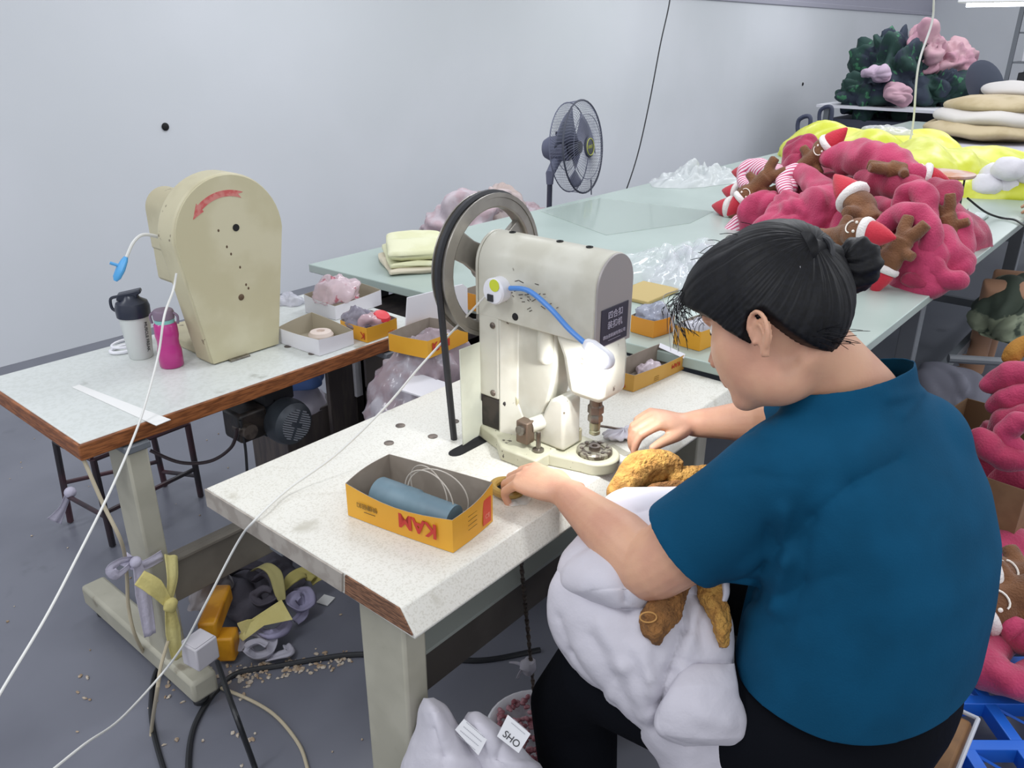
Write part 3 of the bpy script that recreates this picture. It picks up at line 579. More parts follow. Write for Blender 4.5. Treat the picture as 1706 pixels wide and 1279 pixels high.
# ================================================================ under the left table
def floor_cable(name, label, pts, r, mt, k=8):
    mb = MB(); mb.tube(cr(pts, k), r, 8); return tag(mb.build(name, mt), label, 'cable')
F = lambda x, y, z=.006: onz(x, y, z)
floor_cable('power_cable', 'beige cable hanging from the left table corner and looping over the floor', [ony(138, 762, 1.74), ony(172, 840, 1.70), ony(203, 905, 1.67), onx(211, 955, .655), onx(214, 1010, .65), onx(226, 1060, .65), F(250, 1098), F(300, 1125), F(380, 1150), F(450, 1185), F(495, 1235), F(512, 1279), F(518, 1320)], .0045, M_beige)
floor_cable('power_cable', 'short beige cable dropping beside the white switch box', [ony(280, 1068, 1.6), ony(268, 1110, 1.5), ony(262, 1150, 1.42), F(252, 1220), F(247, 1320)], .0042, M_beige)
floor_cable('power_cable', 'black cable left of the beige ones, running out at the bottom', [F(300, 1075, .05), F(262, 1115, .02), F(252, 1165), F(255, 1215), F(272, 1279), F(290, 1330)], .0065, M_bcord)
floor_cable('power_cable', 'straight black cable leaving the right side of the white switch box', [ony(362, 1102, 1.55), ony(378, 1150, 1.45), ony(398, 1205, 1.35), F(425, 1279, .02), F(440, 1330)], .0065, M_bcord)
floor_cable('power_cable', 'black cable bending up under lint right of the switch box', [F(318, 1325), F(314, 1270), F(322, 1215), F(345, 1170), F(370, 1140), F(400, 1120), F(470, 1108), F(540, 1096), F(600, 1090), F(700, 1092), F(800, 1100), F(900, 1082)], .0075, M_bcord)
# switch box
c = ony(333, 1082, 1.60)
sb = thing('switch_box', 'white square switch box hung on the left table foot with yellow cloth', 'switch box', (c.x, c.y, c.z - .035))
mb = MB(); mb.box(-.032, .032, -.03, .03, -.033, .033, Matrix.Translation(c) @ Matrix.Rotation(.15, 4, 'Z')); mb.build('box_body', mat('grubby_white', 'c9c6cc', .5, col3='8c8680', s3=30, lo3=.66, hi3=.72), sb, bevel=.004)
mb = MB(); mb.box(-.028, .028, -.026, .026, .033, .036, Matrix.Translation(c) @ Matrix.Rotation(.15, 4, 'Z')); mb.build('box_lid', MATS['grubby_white'], sb, bevel=.002)
# tied cloths
M_lil = mat('lilac_cloth', 'bdb9cb', .8, bump=.2, bscale=90); M_ycl = mat('yellow_cloth', 'cdc384', .8, bump=.2, bscale=90, col2='c2b674', scale=10)
def ribbon(name, pts, ws, mt, parent, tw=0, fold=.35, up=(0, 1, 0)):
    pts = cr(pts, 6); n = len(pts); w_ = lerp_list(ws, n); mb = MB(); rings = []; upv = V(up)
    for i, p in enumerate(pts):
        t = (pts[min(i + 1, n - 1)] - pts[max(i - 1, 0)]).normalized(); s1 = t.cross(upv); s1 = s1.normalized() if s1.length > 1e-5 else V((1, 0, 0)); a = tw * i / n
        s1 = Matrix.Rotation(a, 3, t) @ s1; s2 = t.cross(s1)
        ring = []
        for j in range(14):
            b = 2 * PI * j / 14; x = math.cos(b); y = math.sin(b)
            ring.append(p + s1 * (x * w_[i]) + s2 * (w_[i] * fold * (y * .5 + .6 * math.sin(x * 5 + i * .15) * (.5 + .5 * abs(x)))))
        rings.append(ring)
    mb.loft(rings); return mb.build(name, mt, parent, angle=180)
tc = thing('tied_cloth', 'lilac cloth strip knotted round the left table leg', 'cloth strip', (.74, 1.72, .35))
Y = 1.705
ribbon('leg_wrap', [ony(205, 930, 1.72), ony(235, 942, Y), ony(270, 925, 1.71)], [.016, .012, .016], M_lil, tc)
ribbon('bow_loop', [ony(222, 930, Y), ony(200, 935, 1.69), ony(184, 948, 1.68), ony(196, 958, 1.68), ony(216, 942, 1.69)], [.006, .010, .012, .012, .008], M_lil, tc)
ribbon('hanging_tail', [ony(228, 935, 1.69), ony(238, 985, 1.68), ony(250, 1058, 1.67)], [.010, .020, .014], M_lil, tc)
mb = MB(); mb.ball(ony(226, 936, 1.685), (.014, .012, .014)); mb.build('knot', M_lil, tc)
tc = thing('tied_cloth', 'pale yellow cloth strip knotted above the white switch box', 'cloth strip', (.80, 1.66, .25))
ribbon('upper_strip', [ony(285, 925, 1.70), ony(287, 965, 1.66), ony(280, 1005, 1.62)], [.022, .018, .010], M_ycl, tc)
ribbon('bow_end', [ony(232, 962, 1.64), ony(258, 978, 1.62), ony(280, 1005, 1.61)], [.018, .020, .010], M_ycl, tc)
ribbon('hanging_tail', [ony(282, 1005, 1.61), ony(288, 1050, 1.60), ony(295, 1098, 1.59)], [.012, .020, .012], M_ycl, tc)
mb = MB(); mb.ball(ony(284, 1008, 1.605), (.018, .014, .018), fn=lambda q, d: q + d * .004 * nz3(q, 60)); mb.build('knot', M_ycl, tc)
# rags and yellow boxes on the floor under the front table
M_rg = mat('grey_rag', '55525c', .85, bump=.2, bscale=80); M_rl = mat('lavender_rag', '9793ae', .85, bump=.2, bscale=80)
for (x, y, z, rr, sd_, m_, lb, fr) in ((425, 985, .02, (.15, .10, .05), 51, M_rg, 'flat dark grey rags under the heap below the front table', 16),
        (350, 985, .09, (.09, .05, .045), 56, mat('grey_bag', '8d8789', .4), 'grey plastic bag against the wide board of the left table', 16)):
    tag(heap('rag', F(x, y, z) * 1, rr, m_, sd_, .42, fr, n=70, k=40, rz=.4), lb, 'rag')
def strip(name, label, pts, ws, mt, fold=.4, tw=0, up=(0, 0, 1)):
    o = ribbon(name, [F(*p) for p in pts], ws, mt, None, tw, fold, up); return tag(o, label, 'rag')
M_pr = mat('pale_rag', 'a9a7b3', .85, bump=.2, bscale=80)
strip('rag', 'lavender rag looped in a knot at the right of the rag heap', [(490, 985, .06), (512, 985, .07), (516, 1005, .05), (498, 1015, .05), (486, 1000, .08), (500, 990, .08), (505, 1020, .03), (492, 1035, .02)], [.014, .018, .018, .016, .018, .016, .016, .012], M_rl, .7)
strip('rag', 'lavender rag trailing down from the yellow triangle to the pale coil', [(480, 1035, .05), (470, 1050, .05), (450, 1058, .06), (430, 1050, .05)], [.014, .018, .018, .012], M_rl, .7)
strip('rag', 'pale grey rag coiled in a spiral in front of the heap', [(400, 1085, .02), (402, 1062, .04), (425, 1052, .05), (450, 1062, .05), (448, 1085, .03), (425, 1090, .03), (412, 1076, .06), (430, 1068, .07), (445, 1075, .06)], [.014, .018, .018, .018, .018, .016, .016, .014, .012], M_pr, .7)
strip('rag', 'pale grey rag end lying flat right of the spiral', [(445, 1098, .01), (465, 1092, .02), (482, 1086, .02), (478, 1074, .02)], [.014, .016, .016, .012], M_pr, .6)
strip('rag', 'charcoal rag curled at the centre of the heap', [(425, 965, .08), (445, 955, .11), (460, 970, .11), (455, 995, .10), (435, 1005, .09), (425, 990, .11), (440, 980, .13), (452, 985, .12)], [.016, .02, .02, .02, .018, .018, .016, .012], mat('charcoal_rag', '4c4852', .85), .7)
strip('rag', 'charcoal rag stretched along the back of the heap', [(375, 960, .06), (400, 945, .09), (425, 942, .10), (440, 950, .10)], [.014, .02, .02, .014], MATS['charcoal_rag'], .6)
strip('rag', 'olive yellow rag arching over the charcoal rags', [(422, 950, .12), (440, 942, .17), (458, 955, .16), (466, 985, .12), (470, 1000, .10)], [.010, .018, .020, .016, .010], mat('olive_cloth', 'a49c68', .85), .25)
strip('rag', 'yellow rag folded like a bow at the far right of the heap', [(470, 985, .08), (485, 965, .10), (505, 955, .09), (528, 960, .08), (520, 972, .06)], [.010, .026, .030, .024, .012], mat('olive_yellow', 'b0a562', .85), .4)
def sheet_(label, pts, th_, mt):
    q = [F(*p) for p in pts]; n_ = (q[1] - q[0]).cross(q[2] - q[0]).normalized(); mb = MB(); mb.loft([q, [p + n_ * th_ for p in q]]); return tag(mb.build('rag', mt, bevel=.002), label, 'rag')
sheet_('pale yellow triangular rag lying across the middle of the heap', [(398, 1062, .05), (412, 1038, .10), (470, 1000, .13), (488, 1032, .09), (440, 1042, .09), (405, 1068, .05)], .004, M_ycl)
sheet_('small pale yellow rag corner beside the amber packets', [(395, 1040, .09), (412, 1034, .11), (428, 1032, .10), (408, 1066, .05)], .004, M_ycl)
def packet(px, w, d, h, rz, tilt, lb):
    c = F(*px); mb = MB(); mb.box(-w / 2, w / 2, -d / 2, d / 2, 0, h, Matrix.Translation(c) @ Matrix.Rotation(rz, 4, 'Z') @ Matrix.Rotation(tilt, 4, 'Y')); o = mb.build('yellow_packet', mat('amber_packet', 'd29420', .4, col2='b87a18', scale=14), bevel=.008, seg=3); return tag(o, lb, 'packet')
packet((362, 1030, .09), .16, .05, .055, .75, -.06, 'large amber packet lying on the rags above the white switch box')
packet((382, 1092, .01), .06, .05, .075, .75, .1, 'smaller amber packet between the white switch box and the rags')
# motor
mc = ony(494, 708, 1.80)
mo = thing('electric_motor', 'grey electric motor with slotted cover hanging under the left table', 'motor', tuple(mc))
My = Matrix.Rotation(PI / 2, 4, 'X'); M_mot = mat('motor_paint', '4a5058', .4, .3, col2='5a6068', scale=12, col3='a09c94', s3=18, lo3=.70, hi3=.73)
mb = MB(); mb.lathe([(.0001, .0), (.045, .0), (.062, -.012), (.067, -.03), (.067, -.06), (.060, -.062), (.060, -.19), (.05, -.20), (.0001, -.20)], mc, My, 36); mb.build('motor_body', M_mot, mo, angle=30)
for k in range(14):
    zq = -.042 + k * .0065; hw = math.sqrt(max(.046 ** 2 - zq * zq, 0)) ; 
    for s2 in (-1, 1):
        x0 = .006 if abs(zq) > .006 else .02
        mb = MB(); mb.box(min(x0 * s2, hw * s2), max(x0 * s2, hw * s2), -.002, .002, zq - .0018, zq + .0018, Matrix.Translation(mc + V((0, -.0015, 0))) @ Matrix.Rotation(.5, 4, 'Y')); mb.build('vent_slot', mat('slot_light', '8d9199', .4), mo)
for k in range(10):
    a = R(20 + k * 36); mb = MB(); mb.box(-.002, .002, .07, .19, .058, .068, Matrix.Translation(mc) @ Matrix.Rotation(a, 4, 'Y')); mb.build('cooling_fin', M_mot, mo)
mb = MB(); mb.box(mc.x - .05, mc.x + .05, 1.87, 1.98, mc.z + .05, T - .04); mb.build('mounting_bracket', M_dark, mo, bevel=.004)
mb = MB(); mb.box(mc.x - .14, mc.x - .05, 1.86, 1.95, mc.z - .03, mc.z + .06); mb.build('clutch_box', M_grease, mo, bevel=.01)
mb = MB(); mb.tube([V((mc.x - .12, 1.84, mc.z + .01)), V((mc.x - .12, 1.90, mc.z + .01))], .022, 16); mb.build('clutch_wheel', M_iron, mo)
floor_cable('motor_cable', 'twisted dark cable dangling from the motor under the left table', [ony(400, 700, 1.86), ony(408, 740, 1.86), ony(411, 775, 1.86), ony(412, 800, 1.86)], .004, M_dark)
floor_cable('motor_cable', 'dark cable sagging from the motor to the black stool', [ony(395, 715, 1.86), ony(385, 745, 1.9), ony(350, 768, 1.95), ony(300, 770, 2.0), ony(250, 750, 2.05)], .005, mat('brownish_cable', '3d3236', .5))
# black stool frame under the left table
st = thing('metal_stool', 'black and maroon open tubular stool frame standing under the left table', 'stool', (.95, 2.4, 0))
M_blk = mat('black_tube', '2c292e', .45, col2='4a2f36', scale=4)
def leg2(a, ya, b, zb): return [ony(a[0], a[1], ya), onz(b[0], b[1], zb)]
tops = []
for (a, ya, b) in (((92, 735), 2.25, (118, 870)), ((155, 765), 2.0, (188, 910)), ((255, 725), 2.30, (275, 810)), ((312, 705), 2.1, (335, 828))):
    q = onz(b[0], b[1], .0); tpt = V((q.x * .97 + .0, q.y * .985, .70)); 
    mb = MB(); mb.tube([q + V((0, 0, .005)), ony(a[0], a[1], q.y - .02)], .011, 10); mb.build('leg', M_blk, st); tops.append((q, ony(a[0], a[1], q.y - .02)))
def mid(i, t): return tops[i][0].lerp(tops[i][1], t)
for i, j, t in ((0, 1, .35), (1, 3, .40), (0, 2, .5), (2, 3, .3)):
    mb = MB(); mb.tube([mid(i, t), mid(j, t)], .008, 8); mb.build('cross_bar', M_blk, st)
for i, j in ((0, 1), (1, 3), (3, 2), (2, 0)):
    mb = MB(); mb.tube([tops[i][1], tops[j][1]], .010, 8); mb.build('top_bar', M_blk, st)
c = onz(100, 862, .05); ribs = thing('tied_cloth', 'small lilac scrap tied at the foot of the black stool', 'cloth strip', (c.x, c.y, 0))
ribbon('hanging_tail', [ony(115, 818, c.y), ony(105, 845, c.y), ony(90, 868, c.y)], [.012, .014, .028], M_lil, ribs)
mb = MB(); mb.ball(ony(117, 820, c.y), .02); mb.build('knot', M_lil, ribs)
# dark pillars and goods behind the left table
for (px, w_, m_, lb) in ((572, .10, 'dark_pillar', 'dark brown post behind the right leg of the left table'),):
    pass
M_pil = mat('dark_pillar', '4d4748', .6, col2='5d5552', scale=6, stretch=(6, 6, 1))
cb = thing('storage_cabinet', 'dark open cabinet standing under the left end of the green table', 'cabinet', (1.98, 1.98, 0))
for (x0, x1, y0, y1, z0, z1) in ((1.80, 1.82, 1.72, 2.25, 0, .68), (2.20, 2.22, 1.72, 2.25, 0, .68), (1.80, 2.22, 2.23, 2.25, 0, .68), (1.80, 2.22, 1.72, 2.25, .66, .68), (1.80, 2.22, 1.72, 2.25, .02, .04), (1.80, 2.22, 1.72, 2.25, .34, .36)):
    mb = MB(); mb.box(x0, x1, y0, y1, z0, z1); mb.build('panel', M_pil, cb, bevel=.002)
for k, (cc, z) in enumerate((('b9b4c0', .30), ('5877b5', .40), ('3b4a5a', .50), ('c93f8f', .58))):
    tag(heap('folded_fabric', (1.63, 2.44, z - .02), (.12, .12, .075), mat('fabric' + cc, cc, .8), 60 + k, .2, 10), ('pale grey', 'light blue', 'dark blue', 'magenta')[k] + ' folded fabric in the stack seen right of the motor', 'fabric')
A, B = ony(545, 640, 2.30), ony(640, 640, 2.30)
mb = MB(); mb.box(A.x, (A.x + B.x) / 2 - .01, 2.29, 2.31, 0, .745); mb.box((A.x + B.x) / 2 - .01, B.x, 2.31, 2.33, 0, .745); tag(mb.build('screen_board', M_pil, bevel=.002), 'dark brown upright board behind the left table under the green table corner', 'board')
A, B = ony(590, 600, 2.27), ony(613, 650, 2.27)
mb = MB(); mb.box(A.x, B.x, 2.27, 2.285, ony(600, 660, 2.27).z, A.z); tag(mb.build('white_board', M_wbox, bevel=.002), 'narrow white board against the dark brown upright board', 'board')
mb = MB(); mb.box(1.5, 1.76, 2.33, 2.57, 0, .29); tag(mb.build('crate', M_pil, bevel=.004), 'dark low crate under the fabric stack right of the motor', 'crate')
# lint on the floor
random.seed(11); M_lint = mat('lint', 'a08a72', .9, col2='c0b6a8', scale=40)
lint = MB()
for k in range(260):
    if k < 150:
        t = random.random(); bx = 370 + t * 220; by = 1125 - t * 28; x = bx + random.gauss(0, 10); y = by + random.gauss(0, 9)
    elif k < 200: x = random.choice([135, 285, 290, 345, 420, 395, 330]) + random.gauss(0, 9); y = {0: 0}.get(0, 0) + random.choice([1128, 1130, 1150, 1225, 1120, 1165]) + random.gauss(0, 7)
    else: x = random.uniform(0, 900); y = random.uniform(690, 1279)
    q = onz(x, y, .002)
    if .6 < q.x < 1.8 and q.y < .7: continue
    r_ = random.uniform(.003, .009) if k < 200 else random.uniform(.002, .005)
    lint.ball((q.x, q.y, .002), (r_, r_ * random.uniform(.4, 1), r_ * .4), Matrix.Rotation(random.random() * 3, 4, 'Z'), 7, 4, lambda q_, d: q_ + d * .004 * nz3(q_, 300))
tag(lint.build('lint_scraps', M_lint, kind='stuff'), 'tan lint and thread scraps scattered over the grey floor', 'lint')
c = onz(543, 1000, .002); mb = MB(); mb.box(-.02, .02, -.02, .02, 0, .003, Matrix.Translation(c) @ Matrix.Rotation(.3, 4, 'Z')); tag(mb.build('paper_tag', MATS['white_paper']), 'small white square tag on the floor below the front table edge', 'tag')
# ================================================================ things on and behind the green table
def pxy(p):
    c = V(p) - EYE; w_ = c.dot(FW); return (853 + FPX * c.dot(RX) / w_, 639.5 - FPX * c.dot(UP) / w_)
# floor fan
M_fan = mat('fan_grey', '62667a', .45); M_fdk = mat('fan_dark', '3d4150', .4); M_bl = mat('fan_blade_plastic', '858b9c', .35, alpha=.8)
FY = 2.85; fc = ony(972, 245, FY); bx_ = ony(915, 345, FY + .12)
fan = thing('floor_fan', 'grey pedestal fan with wire cage standing behind the green table', 'fan', (bx_.x, bx_.y, 0))
fn_ = V((.62, -.62, -.12)).normalized()      # direction the fan blows
fn_ = (FW * -.28 + RX * .80 + UP * -.10).normalized(); fn_ = (fn_ + (-FW) * .22).normalized()
fu = V((0, 0, 1)); fs = fn_.cross(fu).normalized(); fu = fs.cross(fn_)
Fm = Matrix(((fs.x, fu.x, fn_.x, fc.x), (fs.y, fu.y, fn_.y, fc.y), (fs.z, fu.z, fn_.z, fc.z), (0, 0, 0, 1)))
Rf = .262
def circ(r, z, n=40): return [Fm @ V((r * math.cos(2 * PI * i / n), r * math.sin(2 * PI * i / n), z)) for i in range(n)]
mb = MB(); mb.tube(circ(Rf, 0), .0055, 6, closed=True); mb.build('cage_rim', M_fdk, fan)
mb = MB(); mb.tube(circ(Rf * .97, -.09), .0035, 6, closed=True); mb.tube(circ(Rf * .7, .028), .002, 5, closed=True); mb.tube(circ(Rf * .5, -.11), .002, 5, closed=True); mb.build('cage_ring', M_fan, fan)
mb = MB()
for i in range(84):
    a = 2 * PI * i / 84; c_, s_ = math.cos(a), math.sin(a); b_ = a + .35
    mb.tube([Fm @ V((Rf * c_, Rf * s_, 0)), Fm @ V((.85 * Rf * math.cos(a + .1), .85 * Rf * math.sin(a + .1), .022)), Fm @ V((.5 * Rf * math.cos(a + .25), .5 * Rf * math.sin(a + .25), .035)), Fm @ V((.055 * math.cos(b_), .055 * math.sin(b_), .036))], .0011, 3, caps=False)
    mb.tube([Fm @ V((Rf * c_, Rf * s_, 0)), Fm @ V((.97 * Rf * c_, .97 * Rf * s_, -.09)), Fm @ V((.6 * Rf * c_, .6 * Rf * s_, -.112)), Fm @ V((.08 * c_, .08 * s_, -.11))], .0011, 3, caps=False)
mb.build('cage_wires', M_fan, fan, kind='stuff')
mb = MB(); mb.lathe([(.0001, .03), (.058, .03), (.058, .042), (.050, .045), (.0001, .045)], M=Fm, n=32); bd = mb.build('cage_badge', M_fdk, fan)
mb = MB(); mb.tube([Fm @ V((.047 * math.cos(a), .047 * math.sin(a), .046)) for a in [i * PI / 16 for i in range(32)]], .0028, 6, closed=True); lab(mb.build('badge_ring', mat('badge_yellow', 'b9bd55', .4), bd), 'yellow ring on the badge')
text('FAN', .03, Fm @ Matrix.Translation((0, 0, .0458)), MATS['badge_yellow'], bd)
for k in range(3):
    a0_ = R(40 + 120 * k); mb = MB()
    def bl(u, v):
        a = a0_ + (u - .5) * (.5 + .75 * v); r_ = .04 + .19 * v; return Fm @ V((r_ * math.cos(a), r_ * math.sin(a), -.05 + (u - .5) * .06 * (1.2 - .5 * v)))
    mb.grid(bl, 8, 8); mb.build('fan_blade', M_fan, fan, solid=.002)
mb = MB(); mb.lathe([(.0001, -.02), (.035, -.02), (.045, -.05), (.045, -.08), (.0001, -.08)], M=Fm, n=24); mb.build('blade_hub', M_fdk, fan)
mb = MB(); mb.lathe([(.0001, -.09), (.075, -.095), (.078, -.12), (.07, -.22), (.055, -.25), (.0001, -.252)], M=Fm, n=28); mb.build('motor_housing', M_fan, fan)
mb = MB(); mb.tube([Fm @ V((0, .07, -.17)), Fm @ V((0, .095, -.17))], .009, 10); mb.build('swing_knob', M_fdk, fan)
nk = Fm @ V((0, -.05, -.17))
mb = MB(); mb.tube([nk, V((bx_.x, bx_.y, nk.z - .08)), V((bx_.x, bx_.y, nk.z - .14))], [.03, .026, .02], 14); mb.build('neck_joint', M_fan, fan)
mb = MB(); mb.tube([V((bx_.x, bx_.y, .04)), V((bx_.x, bx_.y, nk.z - .1))], .016, 16); mb.build('pole', M_fdk, fan)
mb = MB(); mb.lathe([(.19, 0), (.19, .02), (.16, .035), (.03, .05), (.0001, .05)], (bx_.x, bx_.y, 0), n=32); mb.build('base', M_fdk, fan)
mb = MB(); mb.tube([Fm @ V((-.02, -.19, .03)), Fm @ V((.03, -.27, .05))], .004, 6); mb.build('cage_clip', M_fdk, fan)
# hanging cords
mb = MB(); mb.tube(cr([ony(1120, -60, 4.2), ony(1116, 0, 4.2), ony(1100, 75, 4.2), ony(1082, 170, 4.2), ony(1063, 255, 4.2), ony(1043, 317, 4.2), onz(1030, 345, .02)], 8), .006, 6); tag(mb.build('hanging_cable', M_dark), 'dark cable hanging down in front of the white wall right of the fan', 'cable')
mb = MB(); mb.tube(cr([ony(1560, -60, 1.4), ony(1556, 0, 1.4), ony(1552, 40, 1.4), ony(1530, 110, 1.4), ony(1522, 200, 1.4), ony(1515, 240, 1.4), ony(1508, 275, 1.4)], 8), .006, 6); tag(mb.build('hanging_cable', M_cord), 'white cord hanging from above into the pink plush pile', 'cable')

# soft piles -----------------------------------------------------------------
def th(px, py, x): return onx(px, py, x)
M_pil1 = mat('pale_pink_knit', 'c2b7bd', .9, col2='bba5ab', scale=12, lo=.42, hi=.58, col3='a8929a', s3=14, lo3=.66, hi3=.72, bump=.2, bscale=40)
M_pil2 = mat('pale_tan_knit', 'b9a9a3', .9, col2='c7b9b8', scale=9)
base = onz(800, 385, .1)
for k, (px, py, x, rr, m_, lb) in enumerate(((770, 350, 3.30, (.26, .20, .16), M_pil1, 'pale pink garments heaped against the wall behind the flywheel'), (830, 318, 3.55, (.16, .14, .12), M_pil2, 'tan and pink garment on top of the pale heap by the wall'), (870, 342, 3.75, (.20, .14, .10), M_pil1, 'pale pink garment at the right end of the wall heap near the fan'))):
    p = onx(px, py, x); tag(heap('garment', p - V((0, 0, rr[2] * .7)), rr, m_, 70 + k, .40, 16, n=90, k=44, floor=False), lb, 'garment')
p = onx(790, 385, 3.4)
wb = thing('side_bench', 'low grey bench by the wall carrying the pale garments behind the green table', 'bench', (3.5, p.y, 0))
q = onx(770, 350, 3.3); mb = MB(); mb.box(3.0, 4.0, q.y - .25, q.y + .3, q.z - .22, q.z - .19); mb.build('bench_top', M_ggrey, wb)
for x in (3.05, 3.95):
    for y in (q.y - .2, q.y + .25): mb = MB(); mb.box(x - .02, x + .02, y - .02, y + .02, 0, q.z - .22); mb.build('leg', M_ggrey, wb)
mb = MB(); q = onx(777, 320, 3.3); mb.prism([(-.03, .0), (.035, .012), (.008, -.04)], -.004, .004, 'y', Matrix.Translation(q) @ Matrix.Rotation(.6, 4, 'Z')); tag(mb.build('felt_scrap', mat('maroon_felt', '6a3f4c', .9), bevel=.002), 'dark maroon pointed scrap on the pale heap above the flywheel', 'scrap')
# folded yellow cloths
M_cl = mat('pale_yellow_towel', 'dcdcbc', .9, col2='d4d4ae', scale=8, bump=.15, bscale=60)
c = onz(690, 440, G)
def folded(c, w_, d_, h_, rz, mt, lb, seed):
    mb = MB(); M4 = Matrix.Translation(c) @ Matrix.Rotation(rz, 4, 'Z')
    rings = []; n = 26
    for i in range(n + 1):
        u = i / n * 2 - 1; e = max(0, 1 - abs(u) ** 8) ** .25; ring = []
        for j in range(28):
            a = 2 * PI * j / 28; ca, sa = math.cos(a), math.sin(a)
            x = u * w_ / 2; y = d_ / 2 * math.copysign(abs(ca) ** .35, ca) * (.94 + .06 * e); z = h_ / 2 + h_ / 2 * math.copysign(abs(sa) ** .5, sa) * (.25 + .75 * e)
            q = V((x, y, z)); q += V((1, 1, .5)) * .012 * nz3(q, 9, seed); q.z = max(0, q.z + .006 * math.sin(x * 40 + seed) * (z > h_ * .5))
            ring.append(M4 @ q)
        rings.append(ring)
    mb.loft(rings); return tag(mb.build('folded_cloth', mt, angle=180), lb, 'folded cloth')
folded(c + V((0, .0, .0)), .30, .23, .018, 1.0, mat('pink_yellow_towel', 'd6cdb8', .9), 'pinkish folded cloth at the bottom of the yellow stack', 1)
folded(c + V((.01, .0, .019)), .29, .22, .024, .92, M_cl, 'pale yellow folded cloth in the middle of the stack', 2)
folded(c + V((.015, .005, .044)), .27, .21, .045, .85, M_cl, 'thick pale yellow folded cloth on top of the stack', 3)
# clear film on the green table
M_thin = mat('wrinkled_film', 'dfe5e6', .08, alpha=.42, spec=1)
def film(c, rx_, ry_, h_, rz, seed, mt, lb, f1=9):
    mb = MB(); c = V(c); M4 = Matrix.Rotation(rz, 3, 'Z')
    def fn(u, v):
        a = 2 * PI * u; r_ = v; e = 1 + .25 * nz3((math.cos(a), math.sin(a), 0), 1.5, seed)
        p = V((math.cos(a) * rx_ * r_ * e, math.sin(a) * ry_ * r_ * e, 0)); hh = h_ * (1 - r_ ** 2) ** .7 if r_ < 1 else 0
        p = M4 @ p; wv = V((nz3(p + c, 6, seed), nz3(p + c, 6, seed + 2), 0)) * .06
        z = max(.001, hh * (.25 + .8 * puffy(p + c + wv, f1, seed) + .12 * ridge(p + c + wv, f1 * 2, seed)) + .006 * (1 - r_))
        return c + p + V((0, 0, z))
    mb.grid(fn, 110, 36); o = mb.build('plastic_film', mt, angle=180); return tag(o, lb, 'plastic film')
c = onz(1130, 440, G); film(c, .42, .20, .07, -.3, 3, M_thin, 'clear crumpled plastic film between the press head and the pink pile', 13)
film(c + V((-.05, -.08, .005)), .3, .15, .08, .3, 9, M_film, 'shinier film bunched in front of the clear crumpled film', 15)
c = onz(1170, 300, G); film(c, .36, .20, .10, -.1, 5, mat('white_mesh', 'dadfe0', .3, alpha=.72), 'white crumpled film at the wall edge of the green table', 14)
mb = MB(); a = onz(930, 366, G + .001); A = [onz(x, y, G) for x, y in ((900, 352), (1000, 330), (1190, 352), (1150, 372), (1010, 392))]
mb.prism([(q.x, q.y) for q in A], G + .0005, G + .0015); tag(mb.build('plastic_sheet', mat('flat_film', 'c4d2cb', .1, alpha=.5)), 'flat clear plastic sheet spread on the green table behind the press', 'plastic sheet')

# pink plush pile -------------------------------------------------------------
M_pk = mat('crimson_pink_plush', 'b93660', .85, col2='a62a52', scale=12, bump=.35, bscale=160, sheen=.3)
M_pk2 = mat('deep_pink_plush', 'a3264d', .85, col2='8f1d42', scale=12, bump=.35, bscale=160, sheen=.3)
M_rd = mat('red_plush', 'bd2438', .85, bump=.3, bscale=150, sheen=.2)
M_br = mat('brown_plush', '7c5233', .9, col2='6c4529', scale=14, bump=.5, bscale=180, sheen=.2)
M_wp = mat('white_plush', 'e3ddda', .9, bump=.4, bscale=150)
def stripes():
    m = mat('candy_stripe_cloth', 'e6c9d2', .85)
    nt = m.node_tree; N = nt.nodes; L_ = nt.links; b = N['Principled BSDF']
    w_ = N.new('ShaderNodeTexWave'); w_.inputs['Scale'].default_value = 26; w_.wave_type = 'BANDS'; w_.bands_direction = 'DIAGONAL'
    tc_ = N['Texture Coordinate'] if 'Texture Coordinate' in N else N.new('ShaderNodeTexCoord'); L_.new(tc_.outputs['Object'], w_.inputs['Vector'])
    cr_ = N.new('ShaderNodeValToRGB'); cr_.color_ramp.elements[0].color = srgb('c24a72'); cr_.color_ramp.elements[0].position = .35; cr_.color_ramp.elements[1].color = srgb('e9d3dc'); cr_.color_ramp.elements[1].position = .45
    L_.new(w_.outputs['Fac'], cr_.inputs[0]); L_.new(cr_.outputs[0], b.inputs['Base Color']); return m
M_st = stripes()
def ptube(name, label, pts, r, mt, cat='plush toy', group=None, n=14, seed=0, k=7):
    P_ = cr(pts, k); m_ = len(P_); rs = lerp_list(r if isinstance(r, list) else [r * .75, r, r, r * .8], m_); mb = MB()
    e0 = (P_[0] - P_[1]).normalized() * rs[0]; e1 = (P_[-1] - P_[-2]).normalized() * rs[-1]
    P2 = [P_[0] + e0 * .9, P_[0] + e0 * .55] + P_ + [P_[-1] + e1 * .55, P_[-1] + e1 * .9]; r2 = [rs[0] * .35, rs[0] * .8] + rs + [rs[-1] * .8, rs[-1] * .35]
    mb.tube(P2, r2, n)
    o = mb.build(name, mt, angle=180, sub=1); me = o.data
    rm_ = rs[len(rs) // 2]; push(me, lambda p: nz3(p, 16, seed) * .35 * rm_ + (puffy(p, 18, seed) - .5) * .18 * rm_)
    return tag(o, label, cat, group)
